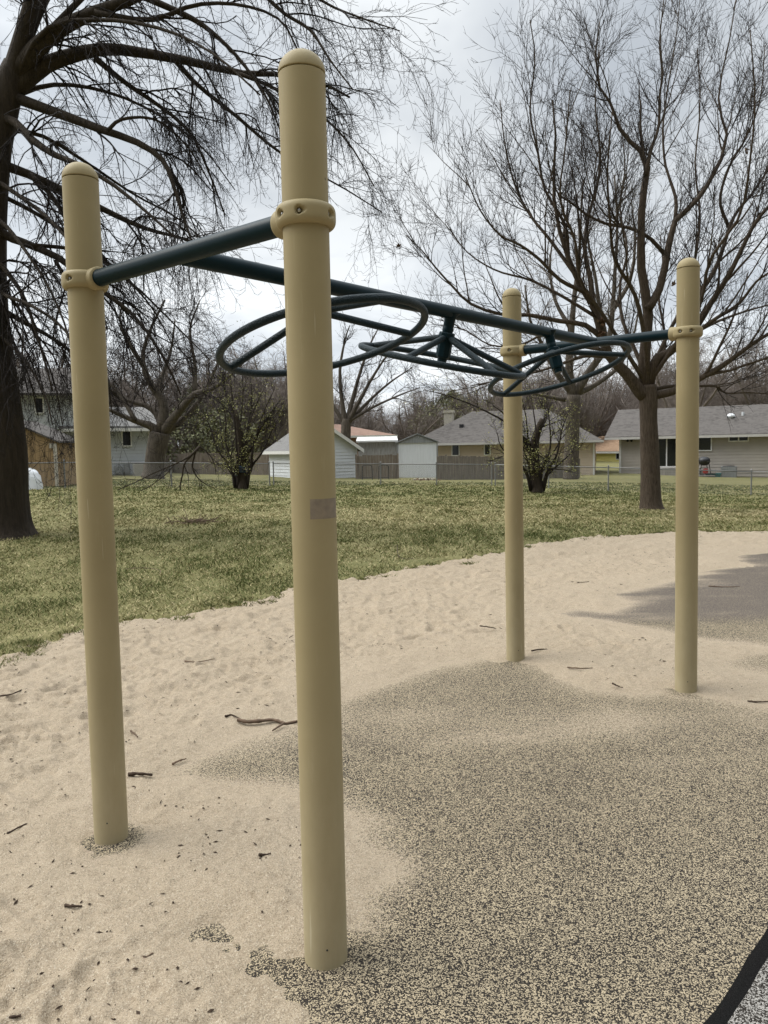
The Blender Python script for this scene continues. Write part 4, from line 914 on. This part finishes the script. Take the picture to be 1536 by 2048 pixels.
AC = thing('air_conditioner', 'dark grey air conditioner unit against the taupe house wall', 'air conditioner', (p[0], p[1], W.p0[2]), W.a)
obj('cabinet', join(box(-.45, .45, -.4, .4, 0, .06), *[box(-.45, .45, -.4, .4, .08 + .09 * k, .14 + .09 * k) for k in range(9)], box(-.40, .40, -.36, .36, .0, .86)), M['metal_grey'], AC, world=False, smooth_=False)
obj('fan_grille', lathe([(.34, 0), (.34, .03), (.05, .05), (0, .05)], 16, (0, 0, .87)), M['black'], AC, world=False)
p = W.p0 + W.u * W.uv(1430, 950)[0] + W.n * 1.1
BK = thing('storage_box', 'teal plastic box on the ground between the grill and the air conditioner', 'box', (p[0], p[1], W.p0[2] + .1), W.a)
obj('body', hexa([(-.4, -.22, 0), (.4, -.22, 0), (.4, .22, 0), (-.4, .22, 0), (-.45, -.25, .3), (.45, -.25, .3), (.45, .25, .3), (-.45, .25, .3)]), M['teal_pl'], BK, world=False, smooth_=False)
obj('lid', box(-.47, .47, -.27, .27, .302, .35), M['teal_pl'], BK, world=False, smooth_=False)

# tan house in the middle
W = Wall(P2(832, 53.2), P2(1188, 50), -.75)
h = W.uv(1186, 873)[1]
H2 = house('bungalow', 'tan sided bungalow with a grey hip roof behind the grey wooden fence', W, h, 8, 'sid_tan', .17)
rf = obj('roof', roof_hip(0, W.L, h + .02, h + 2.0, 8, .55, 3.2), M['roof_grey'], H2, world=False, smooth_=False)
zo = h + .02 - .55 * 1.98 / 4
obj('gutter', box(-.6, W.L + .6, -.67, -.552, zo - .12, zo + .02), M['gutter'], H2, world=False, smooth_=False)
obj('downspout', box(W.L - .06, W.L + .04, -.13, -.035, -.3, h - .2), M['trim'], H2, world=False, smooth_=False)
for q in ((903, 888, 920, 912), (968, 885, 982, 911)):
    a, b_ = W.uv(q[0], q[1]), W.uv(q[2], q[3]); window(H2, a[0], b_[0], b_[1], a[1], -.03, 1)
cu, cz = W.uv(868, 850)
obj('chimney', join(box(cu + .0, cu + .62, 3.4, 4.0, h + .6, h + 1.95), box(cu - .06, cu + .68, 3.34, 4.06, h + 1.95, h + 2.12)), M['cream'], rf, world=False, smooth_=False)
obj('roof_vent', box(W.uv(910, 852)[0], W.uv(918, 852)[0], 1.6, 1.95, h + .6, h + 1.05), M['black'], rf, world=False, smooth_=False)

# terracotta roofed brick house
W = Wall(P2(530, 75), P2(780, 77), -.4); h = W.uv(700, 869)[1]
H3 = house('brick_house', 'pinkish brick house with a low terracotta roof behind the white shed', W, h, 9, 'brick', .25)
obj('roof', roof_hip(0, W.L, h + .02, h + 1.15, 9, .6), M['roof_terra'], H3, world=False, smooth_=False)
obj('fascia', box(-.65, W.L + .65, -.68, -.602, h - .32, h - .12), M['trim'], H3, world=False, smooth_=False)
a, b_ = W.uv(545, 873), W.uv(556, 886); window(H3, a[0], b_[0], b_[1], a[1], -.03, 1)

# yellow house and the dark roof behind it
W = Wall(P2(1150, 91), P2(1300, 80), -1.4); h = W.uv(1215, 903)[1]
H4 = house('yellow_house', 'small yellow house with an orange brown roof seen through the gap between two houses', W, h, 8, 'sid_yellow', .2)
obj('roof', roof_gable_front(-.4, W.L + .4, h + .02, h + 1.6, 8, .25), M['roof_brown'], H4, world=False, smooth_=False)
obj('gutter', box(-.4, W.L + .4, -.36, -.252, h - .2, h - .0), M['trim'], H4, world=False, smooth_=False)
for q in ((1187, 906, 1193, 919), (1233, 905, 1241, 919)):
    a, b_ = W.uv(q[0], q[1]), W.uv(q[2], q[3]); window(H4, a[0], b_[0], b_[1], a[1], -.03, 1)
W = Wall(P2(1170, 112), P2(1300, 112), -1.5); h = W.uv(1215, 882)[1]
H5 = house('slate_roofed_house', 'house with a dark slate roof rising behind the yellow house', W, h, 9, 'sid_taupe', .25)
obj('roof', roof_gable_front(-.5, W.L + .5, h + .02, h + 2.1, 9, .5), M['roof_dark'], H5, world=False, smooth_=False)

# pale grey house on the left: two storey part and lower wing
W = Wall(P2(20, 45.0), P2(300, 48.0), 0.0); h = W.uv(250, 853)[1]
H6 = house('split_level_house', 'pale blue grey split level house behind the left tree and ochre shed', W, h, 8, 'sid_blue', .2)
obj('roof', roof_gable_front(W.uv(118, 850)[0], W.L + .5, h + .02, h + 1.25, 8, .5), M['roof_pale'], H6, world=False, smooth_=False)
obj('gutter', box(W.uv(118, 850)[0], W.L + .5, -.62, -.502, h - .30, h - .12), M['trim'], H6, world=False, smooth_=False)
xu, zu = W.uv(150, 782)
up_ = siding(-3, xu, h + .0, zu, -.3, .2)
obj('upper_storey', join(up_, box(-3, xu, -.29, 7, h - .05, zu), box(-3, xu, -.32, -.291, h - .12, h - .002)), M['sid_blue'], H6, world=False, smooth_=False)
obj('upper_roof', roof_gable_front(-3.4, xu + .5, zu + .02, zu + 1.5, 7, .8), M['roof_grey'], H6, world=False, smooth_=False)
a, b_ = W.uv(68, 795), W.uv(89, 828); window(H6, a[0], b_[0], b_[1], a[1], -.33, 1)
a, b_ = W.uv(242, 861), W.uv(264, 893); window(H6, a[0], b_[0], b_[1], a[1], -.03, 1)
a, b_ = W.uv(122, 853), W.uv(131, 935); obj('downspout', box(a[0], a[0] + .1, -.14, -.035, 0, h), M['trim'], H6, world=False, smooth_=False)
a, b_ = W.uv(296, 853), W.uv(300, 935); obj('corner_trim', box(W.L - .1, W.L + .05, -.055, -.031, 0, h - .1), M['trim'], H6, world=False, smooth_=False)
for q, nm in (((228, 931, 242, 948), 0), ((247, 928, 260, 948), 1)):
    a, b_ = W.uv(q[0], q[1]), W.uv(q[2], q[3]); obj('utility_box', join(box(a[0], b_[0], -.28, -.031, b_[1], a[1]), box(a[0] + .05, b_[0] - .05, -.31, -.281, b_[1] + .1, a[1] - .1)), M['metal_grey'], H6, world=False, smooth_=False)
a = W.uv(278, 946); p = W.p0 + W.u * a[0] + W.n * .9
A2 = thing('air_conditioner', 'pale air conditioner unit by the pale grey house, left of the forked trunk', 'air conditioner', (p[0], p[1], .02), W.a)
obj('cabinet', join(box(-.42, .42, -.4, .4, 0, .06), *[box(-.42, .42, -.4, .4, .08 + .09 * k, .14 + .09 * k) for k in range(8)], box(-.37, .37, -.35, .35, .0, .78)), M['gutter'], A2, world=False, smooth_=False)
obj('fan_grille', lathe([(.32, 0), (.32, .03), (.05, .05), (0, .05)], 16, (0, 0, .79)), M['black'], A2, world=False)

# ochre shed on the left
W = Wall(P2(-10, 31.5), P2(113, 31.5), .06); hl = W.uv(112, 884)[1]; hp = W.uv(30, 843)[1]
SH = thing('garden_shed', 'ochre garden shed with pale corner trim behind the left tree', 'shed', W.p0, 1e-6)
xm = W.L * .25
grooves = join(*[box(k * .2 + .004, k * .2 + .19, -.02, 0, -.3, hl if k * .2 > xm else hl) for k in range(int(W.L / .2))])
obj('wall', join(poly([(0, -.4), (W.L, -.4), (W.L, hl), (xm, hp), (0, hp - .2)], 0, 2.4), grooves), M['shed_tan'], SH, world=False, smooth_=False)
obj('roof', join(hexa([(xm, -.12, hp + .02), (W.L + .14, -.12, hl - .04), (W.L + .14, 2.5, hl - .04), (xm, 2.5, hp + .02), (xm, -.12, hp + .09), (W.L + .14, -.12, hl + .03), (W.L + .14, 2.5, hl + .03), (xm, 2.5, hp + .09)])), M['roof_grey'], SH, world=False, smooth_=False)
obj('corner_trim', join(box(W.L - .12, W.L + .02, -.045, -.021, -.3, hl - .06), box(W.L - .28, W.L - .121, -.045, -.021, hl - .24, hl - .05)), M['cream'], SH, world=False, smooth_=False)
c = at(52, 978, 29.3)
n1_, n2_ = 14, 12; tt, pp = np.meshgrid(np.linspace(0, math.pi, n1_), np.linspace(0, math.pi / 2, n2_), indexing='ij')
V = np.stack([c[0] - .05 + .58 * np.cos(tt) * np.cos(pp) ** .7, c[1] - .35 * np.sin(tt) * np.cos(pp) + .3, c[2] - .05 + .82 * np.sin(pp)], -1).reshape(-1, 3)
V += (np.random.default_rng(3).random(V.shape) - .5) * .05
obj('plastic_sheet', (V, [gridfaces(n1_, n2_)]), M['white_sheet'], label='crumpled white plastic sheet humped on the grass beside the ochre shed', cat='sheet')

# white gabled shed
c0 = P2(600, 44); g1 = P2(714, 46); dg = (g1 - c0) / np.linalg.norm(g1 - c0); W = Wall(c0, g1, -.42); depth = 4.2
hh_ = W.uv(712, 897)[1]; hp = W.uv(657, 858)[1]
G = thing('white_shed', 'white clapboard shed with a grey gable roof behind the near climber post', 'shed', W.p0, W.a)
sd1 = siding(0, W.L, 0, hh_, 0, .19)
sl = siding(0, depth, 0, hh_, 0, .19); V = sl[0]; side = (np.stack([V[:, 1], depth - V[:, 0], V[:, 2]], 1), sl[1])
gab = []
for k in range(6):
    f0, f1 = k / 6, (k + 1) / 6; zq0, zq1 = hh_ + (hp - hh_) * f0, hh_ + (hp - hh_) * f1
    gab.append(hexa([(W.L / 2 * f0, -.028, zq0), (W.L - W.L / 2 * f0, -.028, zq0), (W.L - W.L / 2 * f0, .01, zq0), (W.L / 2 * f0, .01, zq0), (W.L / 2 * f1, -.004, zq1 - .004), (W.L - W.L / 2 * f1, -.004, zq1 - .004), (W.L - W.L / 2 * f1, .01, zq1 - .004), (W.L / 2 * f1, .01, zq1 - .004)]))
obj('wall', join(poly([(0.012, -.6), (W.L, -.6), (W.L, hh_), (W.L / 2, hp), (0.012, hh_)], .012, depth), sd1, side, *gab), M['sid_white'], G, world=False, smooth_=False)
def slope(xa, za, xb, zb, y0, y1, th=.1): return hexa([(xa, y0, za), (xb, y0, zb), (xb, y1, zb), (xa, y1, za), (xa, y0, za + th), (xb, y0, zb + th), (xb, y1, zb + th), (xa, y1, za + th)])
k_ = (hp - hh_) / (W.L / 2)
obj('roof', join(slope(-.3, hh_ - .3 * k_ + .02, W.L / 2, hp + .02, -.25, depth + .25), slope(W.L / 2 + .001, hp + .02, W.L + .3, hh_ - .3 * k_ + .02, -.25, depth + .25)), M['roof_pale'], G, world=False, smooth_=False)
obj('rake_trim', join(slope(-.3, hh_ - .3 * k_ - .08, W.L / 2, hp - .08, -.30, -.252, .22), slope(W.L / 2 + .001, hp - .08, W.L + .3, hh_ - .3 * k_ - .08, -.30, -.252, .22), box(-.36, -.302, -.30, depth + .25, hh_ - .3 * k_ - .06, hh_ - .3 * k_ + .12)), M['trim'], G, world=False, smooth_=False)
q = at(577, 970, 45.2); TB = thing('planter_tub', 'dark grey tub on the ground against the white shed', 'tub', (q[0], q[1], q[2] - .1))
obj('tub', lathe([(.0, 0), (.4, 0), (.5, .38), (.52, .40), (.47, .41), (.44, .3), (0, .28)], 20, q - [0, 0, .1]), M['metal_grey'], TB)

# white metal shed and the plank lean-to
W = Wall(P2(797, 46), P2(873, 46), -.55); z1 = W.uv(835, 886)[1]; zp = W.uv(835, 869)[1]
MS = thing('metal_shed', 'white sheet metal shed with a shallow grey gable between the planks and the grey fence', 'shed', W.p0, 1e-6)
nb = 16
obj('wall', join(box(.02, W.L - .02, .03, 2.6, -.5, z1), *[box(W.L * k / nb + .012, W.L * (k + 1) / nb - .012, 0, .03, -.1, z1) for k in range(nb)]), M['metal_white'], MS, world=False, smooth_=False)
obj('gable', poly([(-.05, z1 + .002), (W.L + .05, z1 + .002), (W.L / 2, zp)], -.05, 2.6), M['metal_grey'], MS, world=False, smooth_=False)
obj('roof', join(slope(-.15, z1 + .01, W.L / 2, zp + .02, -.12, 2.7, .06), slope(W.L / 2 + .001, zp + .02, W.L + .15, z1 + .01, -.12, 2.7, .06)), M['metal_grey'], MS, world=False, smooth_=False)
obj('corner_post', join(box(-.1, .0, -.05, .05, -.3, z1), box(W.L, W.L + .07, -.05, .05, -.3, z1)), M['metal_grey'], MS, world=False, smooth_=False)
W = Wall(P2(716, 47.5), P2(794, 47.5), -.55); z1 = W.uv(755, 884)[1]
LT = thing('lean_to', 'weathered plank lean-to with peeling white paint left of the metal shed', 'shed', W.p0, 1e-6)
nb = 17
obj('wall', join(box(.0, W.L, .03, 2.2, -.5, z1 - .01), *[box(W.L * k / nb + .006, W.L * (k + 1) / nb - .006, 0, .03, -.2, z1 - .02 * (k % 3)) for k in range(nb)]), M['plank_pale'], LT, world=False, smooth_=False)
obj('roof', hexa([(-.1, -.3, z1), (W.L + .05, -.3, z1), (W.L + .05, 2.4, z1 + .25), (-.1, 2.4, z1 + .25), (-.1, -.3, z1 + .1), (W.L + .05, -.3, z1 + .1), (W.L + .05, 2.4, z1 + .35), (-.1, 2.4, z1 + .35)]), M['trim'], LT, world=False, smooth_=False)
for px in (735, 768):
    q = at(px, 968, 43.0); f_ = thing('garden_trellis', 'thin black metal loop trellis leaning on the plank gate, ' + ('nearer the white shed' if px < 750 else 'nearer the metal shed'), 'trellis', q, 0, 'loop trellises by the gate')
    obj('loop', tube(resample(np.array([[-.28, 0, 0], [-.27, 0, .8], [-.2, 0, 1.02], [.2, 0, 1.02], [.27, 0, .8], [.28, 0, 0]]) + q, 20), .022, 8), M['black'], f_)
    obj('crosspiece', tube([q + [-.28, 0, .35], q + [.28, 0, .35]], .016, 8), M['black'], f_)
rp = np.random.default_rng(14); c = at(842, 968, 42.5)
g_, _ = leaves(c + rp.normal(0, 1, (260, 3)) * [.55, .3, .10] + [0, 0, .08], .10, rp, .03)
obj('leaf_pile', g_, M['dead'], smooth_=False, kind='stuff', label='low heap of brown dead leaves below the white metal shed', cat='leaves')
q = at(845, 962, 42.8); BL = obj('stone_block', join(hexa([(q[0] - .55, q[1], q[2] - .2), (q[0] + .75, q[1], q[2] - .2), (q[0] + .75, q[1] + .4, q[2] - .2), (q[0] - .55, q[1] + .4, q[2] - .2), (q[0] - .5, q[1] + .03, q[2] + .12), (q[0] + .7, q[1] + .03, q[2] + .14), (q[0] + .7, q[1] + .37, q[2] + .14), (q[0] - .5, q[1] + .37, q[2] + .12)])), M['cream'], smooth_=False, label='pale stone block lying under the white metal shed', cat='block')

# ------------------------------------------------------------------ wooden fences
def board_fence(name, label, pts, top, bot, mat, bw=.14, seed=0, posts=True):
    """pts [(px, Y), ...]; heights from photo rows top / bottom at each point"""
    rg = np.random.default_rng(seed); a = at(pts[0][0], bot[0], pts[0][1]); t = thing(name, label, 'fence', a)
    gs, ps = [], []
    for k in range(len(pts) - 1):
        b0, b1 = at(pts[k][0], bot[k], pts[k][1]), at(pts[k + 1][0], bot[k + 1], pts[k + 1][1]); t0, t1 = at(pts[k][0], top[k], pts[k][1]), at(pts[k + 1][0], top[k + 1], pts[k + 1][1])
        d = b1 - b0; d[2] = 0; ln = np.linalg.norm(d); u = d / ln; nrm = np.array([u[1], -u[0], 0]); n = int(ln / bw)
        for i in range(n):
            f0, f1 = (i + .04) / n, (i + .96) / n; yo = rg.normal(0, .008); dz = rg.normal(0, .018)
            P = []
            for zt in (0, 1):
                for f_, o in ((f0, .012), (f1, .012), (f1, -.012), (f0, -.012)):
                    c = (b0 + (b1 - b0) * f_ - [0, 0, .15]) if not zt else (t0 + (t1 - t0) * f_ + [0, 0, dz])
                    P.append(c + nrm * (o + yo))
            gs.append(hexa(P))
        m_ = max(1, int(ln / 2.4))
        for i in range(m_ + 1):
            f_ = i / m_; c = b0 + (b1 - b0) * f_ + nrm * .10; tp = (t0 + (t1 - t0) * f_)[2] + .06
            ps.append(box(c[0] - .05, c[0] + .05, c[1] - .05, c[1] + .05, c[2] - .2, tp))
    obj('boards', join(*gs), M[mat], t, smooth_=False)
    if posts:
        for g in ps: obj('fence_post', g, M[mat], t, smooth_=False)
    return t
board_fence('wooden_fence', 'old brown slatted wooden fence behind the fallen branch and budding tree', [(318, 56), (382, 51), (542, 50)], [910, 906, 905], [952, 953, 956], 'fence_wood', .13, 1)
board_fence('wooden_gate', 'weathered plank gate between the white shed and the metal shed', [(713, 44), (796, 44.3)], [911, 909], [968, 967], 'fence_wood', .15, 2)
board_fence('wooden_fence', 'tall grey board fence in front of the tan bungalow', [(873, 43), (1010, 44), (1160, 46)], [911, 914, 917], [968, 965, 960], 'fence_grey', .12, 3, False)

# ------------------------------------------------------------------ chain link fences
def chain_fence(label, pts, hgt=1.02, seed=0):
    q = [np.append(at(px, 890, Y0)[:2], 0) for px, Y0 in pts]
    for p in q: p[2] = float(terrain(p[0], p[1])) - .02
    t = thing('chain_link_fence', label, 'fence', q[0]); tops, wires = [], []
    for a, b_ in zip(q[:-1], q[1:]):
        d = b_ - a; ln = np.linalg.norm(d[:2]); n = max(1, int(round(ln / 3.0)))
        for i in range(n + (1 if b_ is q[-1] else 0)):
            p = a + d * i / n
            po = obj('fence_post', tube([p - [0, 0, .3], p + [0, 0, hgt + .05]], .03, 10), M['galv'], t)
            obj('post_cap', lathe([(.036, 0), (.036, .03), (.02, .06), (0, .065)], 10, p + [0, 0, hgt + .05]), M['galv'], po)
        tops.append(np.stack([a + [0, 0, hgt], (a + b_) / 2 + [0, 0, hgt], b_ + [0, 0, hgt]]))
        s = .075; m_ = int((ln + hgt) / s)
        for sg in (1, -1):
            st = np.arange(m_) * s - (hgt if sg > 0 else 0)
            z0 = np.where(sg > 0, np.clip(-st, 0, None), np.clip(st - ln, 0, None)); z1 = np.where(sg > 0, np.clip(ln - st, None, hgt), np.clip(st, None, hgt))
            ok = z1 > z0 + .02; st, z0, z1 = st[ok], z0[ok], z1[ok]
            xa = st + sg * z0; xb = st + sg * z1; nrm = np.array([d[1], -d[0], 0]) / ln * (.003 * sg)
            wires.append(np.stack([a + d * (xa / ln)[:, None] + nrm + np.array([0, 0, 1]) * (z0 + .02)[:, None], a + d * (xb / ln)[:, None] + nrm + np.array([0, 0, 1]) * z1[:, None]], 1))
    obj('top_rail', tubes(np.array(tops), np.full((len(tops), 3), .021), 8), M['galv'], t)
    Wv = np.concatenate(wires); obj('wire_mesh', tubes(Wv, np.full(Wv.shape[:2], .0022), 3, False), M['galv'], t)
chain_fence('chain link fence at left, from the ochre shed to the white shed', [(-200, 29), (126, 30), (340, 32.5), (537, 35)])
chain_fence('middle run of chain link fence before the white shed, planks and grey board fence', [(545, 35.2), (760, 36.6), (983, 37)])
chain_fence('chain link fence at right in front of the taupe ranch house', [(990, 36.9), (1217, 33), (1504, 33), (1800, 33)])

# ------------------------------------------------------------------ sticks and litter
def hz(x, y):   # height of the sand where something lies
    return float(sandz(np.array([x]), np.array([y]))[0])
def stick(label, px, r, group=None, name='stick', mat='stick', dz=.006):
    pts = []
    for p in px:
        g = onground(p[0], p[1]); s = sd_sand(np.array([g[0]]), np.array([g[1]]))[0]
        zz_ = hz(g[0], g[1]) if s < .1 else .02; g = onground(p[0], p[1], zz_ + dz); pts.append(g)
    pts = np.array(pts); K = 5 * (len(pts) - 1); c = resample(pts, K)
    c[:, 2] += np.abs(np.random.default_rng(int(px[0][0])).normal(0, .0015, K + 1)); R = r * np.linspace(1, .55, K + 1) * (1 + .15 * np.random.default_rng(int(px[0][1])).normal(0, 1, K + 1))
    return obj(name, tube(c, R, 7), M[mat], None, label=label, cat=name.replace('_', ' '), group=group)
st = stick('thick bent brown stick on the sand touching the near post from the left', [(476, 1440), (500, 1444), (545, 1440), (570, 1447), (598, 1442)], .0115)
obj('side_twig', tube([np.array(onground(568, 1446, .02)), onground(545, 1461, .012)], [.007, .004], 6), M['stick'], st)
stick('flat dark wood chip on the sand right of the left post', [(257, 1549), (280, 1548), (305, 1550)], .009, name='wood_chip', mat='chip')
twl = [([(345, 1528), (358, 1522), (372, 1518)], 'slanting dark twig at the sand and rubber border right of the left post'),
       ([(15, 1668), (32, 1658), (55, 1648)], 'dark twig on the sand at the left edge of the frame'),
       ([(0, 1392), (25, 1388), (52, 1376)], 'long dark twig on the sand at the left edge, nearest the lawn'),
       ([(365, 1322), (395, 1324), (430, 1318)], 'thin curved twig on the sand midway between the left and near posts'),
       ([(960, 1252), (975, 1254), (992, 1257)], 'short thick twig on the sand left of the farthest post'),
       ([(131, 1811), (148, 1813), (164, 1812)], 'short dark twig on the sand low at the left'),
       ([(284, 1921), (295, 1915), (306, 1907)], 'short slanting twig on the sand left of the near post foot'),
       ([(518, 1710), (530, 1710), (542, 1707)], 'straight pale twig on the sand left of the near post'),
       ([(1063, 1302), (1080, 1299), (1095, 1299)], 'thin dark twig on the sand right of the farthest post'),
       ([(1135, 1335), (1160, 1337), (1185, 1336)], 'long pale twig on the sand between the two far posts'),
       ([(1225, 1367), (1235, 1372), (1246, 1376)], 'short slanting twig near the rubber left of the right hand post'),
       ([(1142, 1164), (1160, 1165), (1182, 1163)], 'thin straight twig on the far sand between the two far posts'),
       ([(1417, 1172), (1450, 1174), (1480, 1173)], 'long thin twig lying on the far dark rubber patch'),
       ([(0, 2040), (20, 2036), (42, 2032)], 'dark curved twig in the bottom left corner'),
       ([(1495, 1402), (1515, 1404), (1540, 1403)], 'pale twig at the right edge on the rim of the rubber'),
       ([(250, 1138), (285, 1136), (318, 1140), (320, 1148)], 'bent dark twig lying on the lawn right of the left post'),
       ([(794, 1090), (797, 1112), (815, 1118), (830, 1116)], 'hooked dark twig lying on the lawn right of the near post'),
       ([(450, 1433), (463, 1430), (478, 1436)], 'tiny forked twig on the sand left of the thick stick'),
       ([(262, 1462), (270, 1468), (275, 1474)], 'short dark twig on the sand just right of the left post')]
for i, (p, lb) in enumerate(twl): stick(lb, p, .0055, name='twig', mat='chip' if i % 3 else 'stick')
# loose specks: nobody could count them
n = 2000; rg = np.random.default_rng(91); yy = np.exp(rg.uniform(np.log(1.5), np.log(12.5), n)); xx = yy * rg.uniform(-.56, .56, n)
sr = sd_rubber(xx, yy); ss = sd_sand(xx, yy); ok = (sr > .12) & (ss < 0); xx, yy, sr = xx[ok], yy[ok], sr[ok]
zz = 0 * xx; pts = np.stack([xx, yy, zz], 1)
clus = []
for px, py, s, k in ((565, 1290, .10, 26), (1265, 1135, .30, 36), (1340, 1118, .2, 16), (757, 1300, .05, 8), (150, 1735, .03, 5), (240, 1880, .03, 3), (185, 1815, .02, 4), (540, 1275, .1, 8)):
    c = onground(px, py); clus.append(np.array([c[0], c[1], .03]) + rg.normal(0, 1, (k, 3)) * [s, s, .004])
ey_ = np.exp(rg.uniform(np.log(3.5), np.log(13), 9000)); ex_ = ey_ * rg.uniform(-.56, .56, 9000); eg_ = sd_sand(ex_, ey_); ok = (eg_ > -.22) & (eg_ < .06)
clus.append(np.stack([ex_[ok], ey_[ok], np.full(ok.sum(), .026)], 1))          # bark crumbs gathered along the edge of the lawn
pts = np.concatenate([pts] + clus); n = len(pts); pts[:, 2] = sandz(pts[:, 0], pts[:, 1]) + .0025
th = rg.uniform(0, math.pi, n); ln = .002 + .010 * rg.random(n) ** 2.6 * (1 + .2 * pts[:, 1]); wv = rg.uniform(.0015, .0045, n) * (1 + .1 * pts[:, 1])
u = np.stack([np.cos(th), np.sin(th), rg.normal(0, .25, n)], 1) * ln[:, None]; v = np.stack([-np.sin(th), np.cos(th), rg.normal(0, .3, n)], 1) * wv[:, None]
V = np.stack([pts - u, pts + v, pts + u, pts - v, pts + [0, 0, .004]], 1).reshape(-1, 3); b0 = np.arange(n) * 5
obj('leaf_litter', (V, [np.concatenate([np.stack([b0 + i, b0 + (i + 1) % 4, b0 + 4], 1) for i in range(4)])]), M['chip'], smooth_=False, kind='stuff', label='scattered dark crumbs of bark and leaf on the sand', cat='litter')
c = onground(379, 1753, .02); obj('red_petal', (np.array([c + [-.006, -.012, 0], c + [.004, -.004, .006], c + [.008, .014, .002], c + [-.003, .006, .004]]), [np.array([(0, 1, 2, 3)])]), M['red'], smooth_=False, label='tiny red scrap on the sand between the left and near posts', cat='scrap')
# bare patch and flattened stems on the lawn
c = onground(388, 1047, .0); rg = np.random.default_rng(6); o = np.array([c[0], c[1] , float(terrain(c[0], c[1])) + .03]) + rg.normal(0, 1, (60, 3)) * [.22, .22, .005]
P_, R_ = grow(o, np.concatenate([rg.normal(0, 1, (60, 2)), np.full((60, 1), .12)], 1), rg.uniform(.1, .4, 60), np.full(60, .008), 3, .2, 0, .6, rg)
obj('dry_stems', tubes(P_, R_, 4), M['stick'], kind='stuff', label='flattened clump of dry stems on a bare spot in the lawn', cat='dry stems')
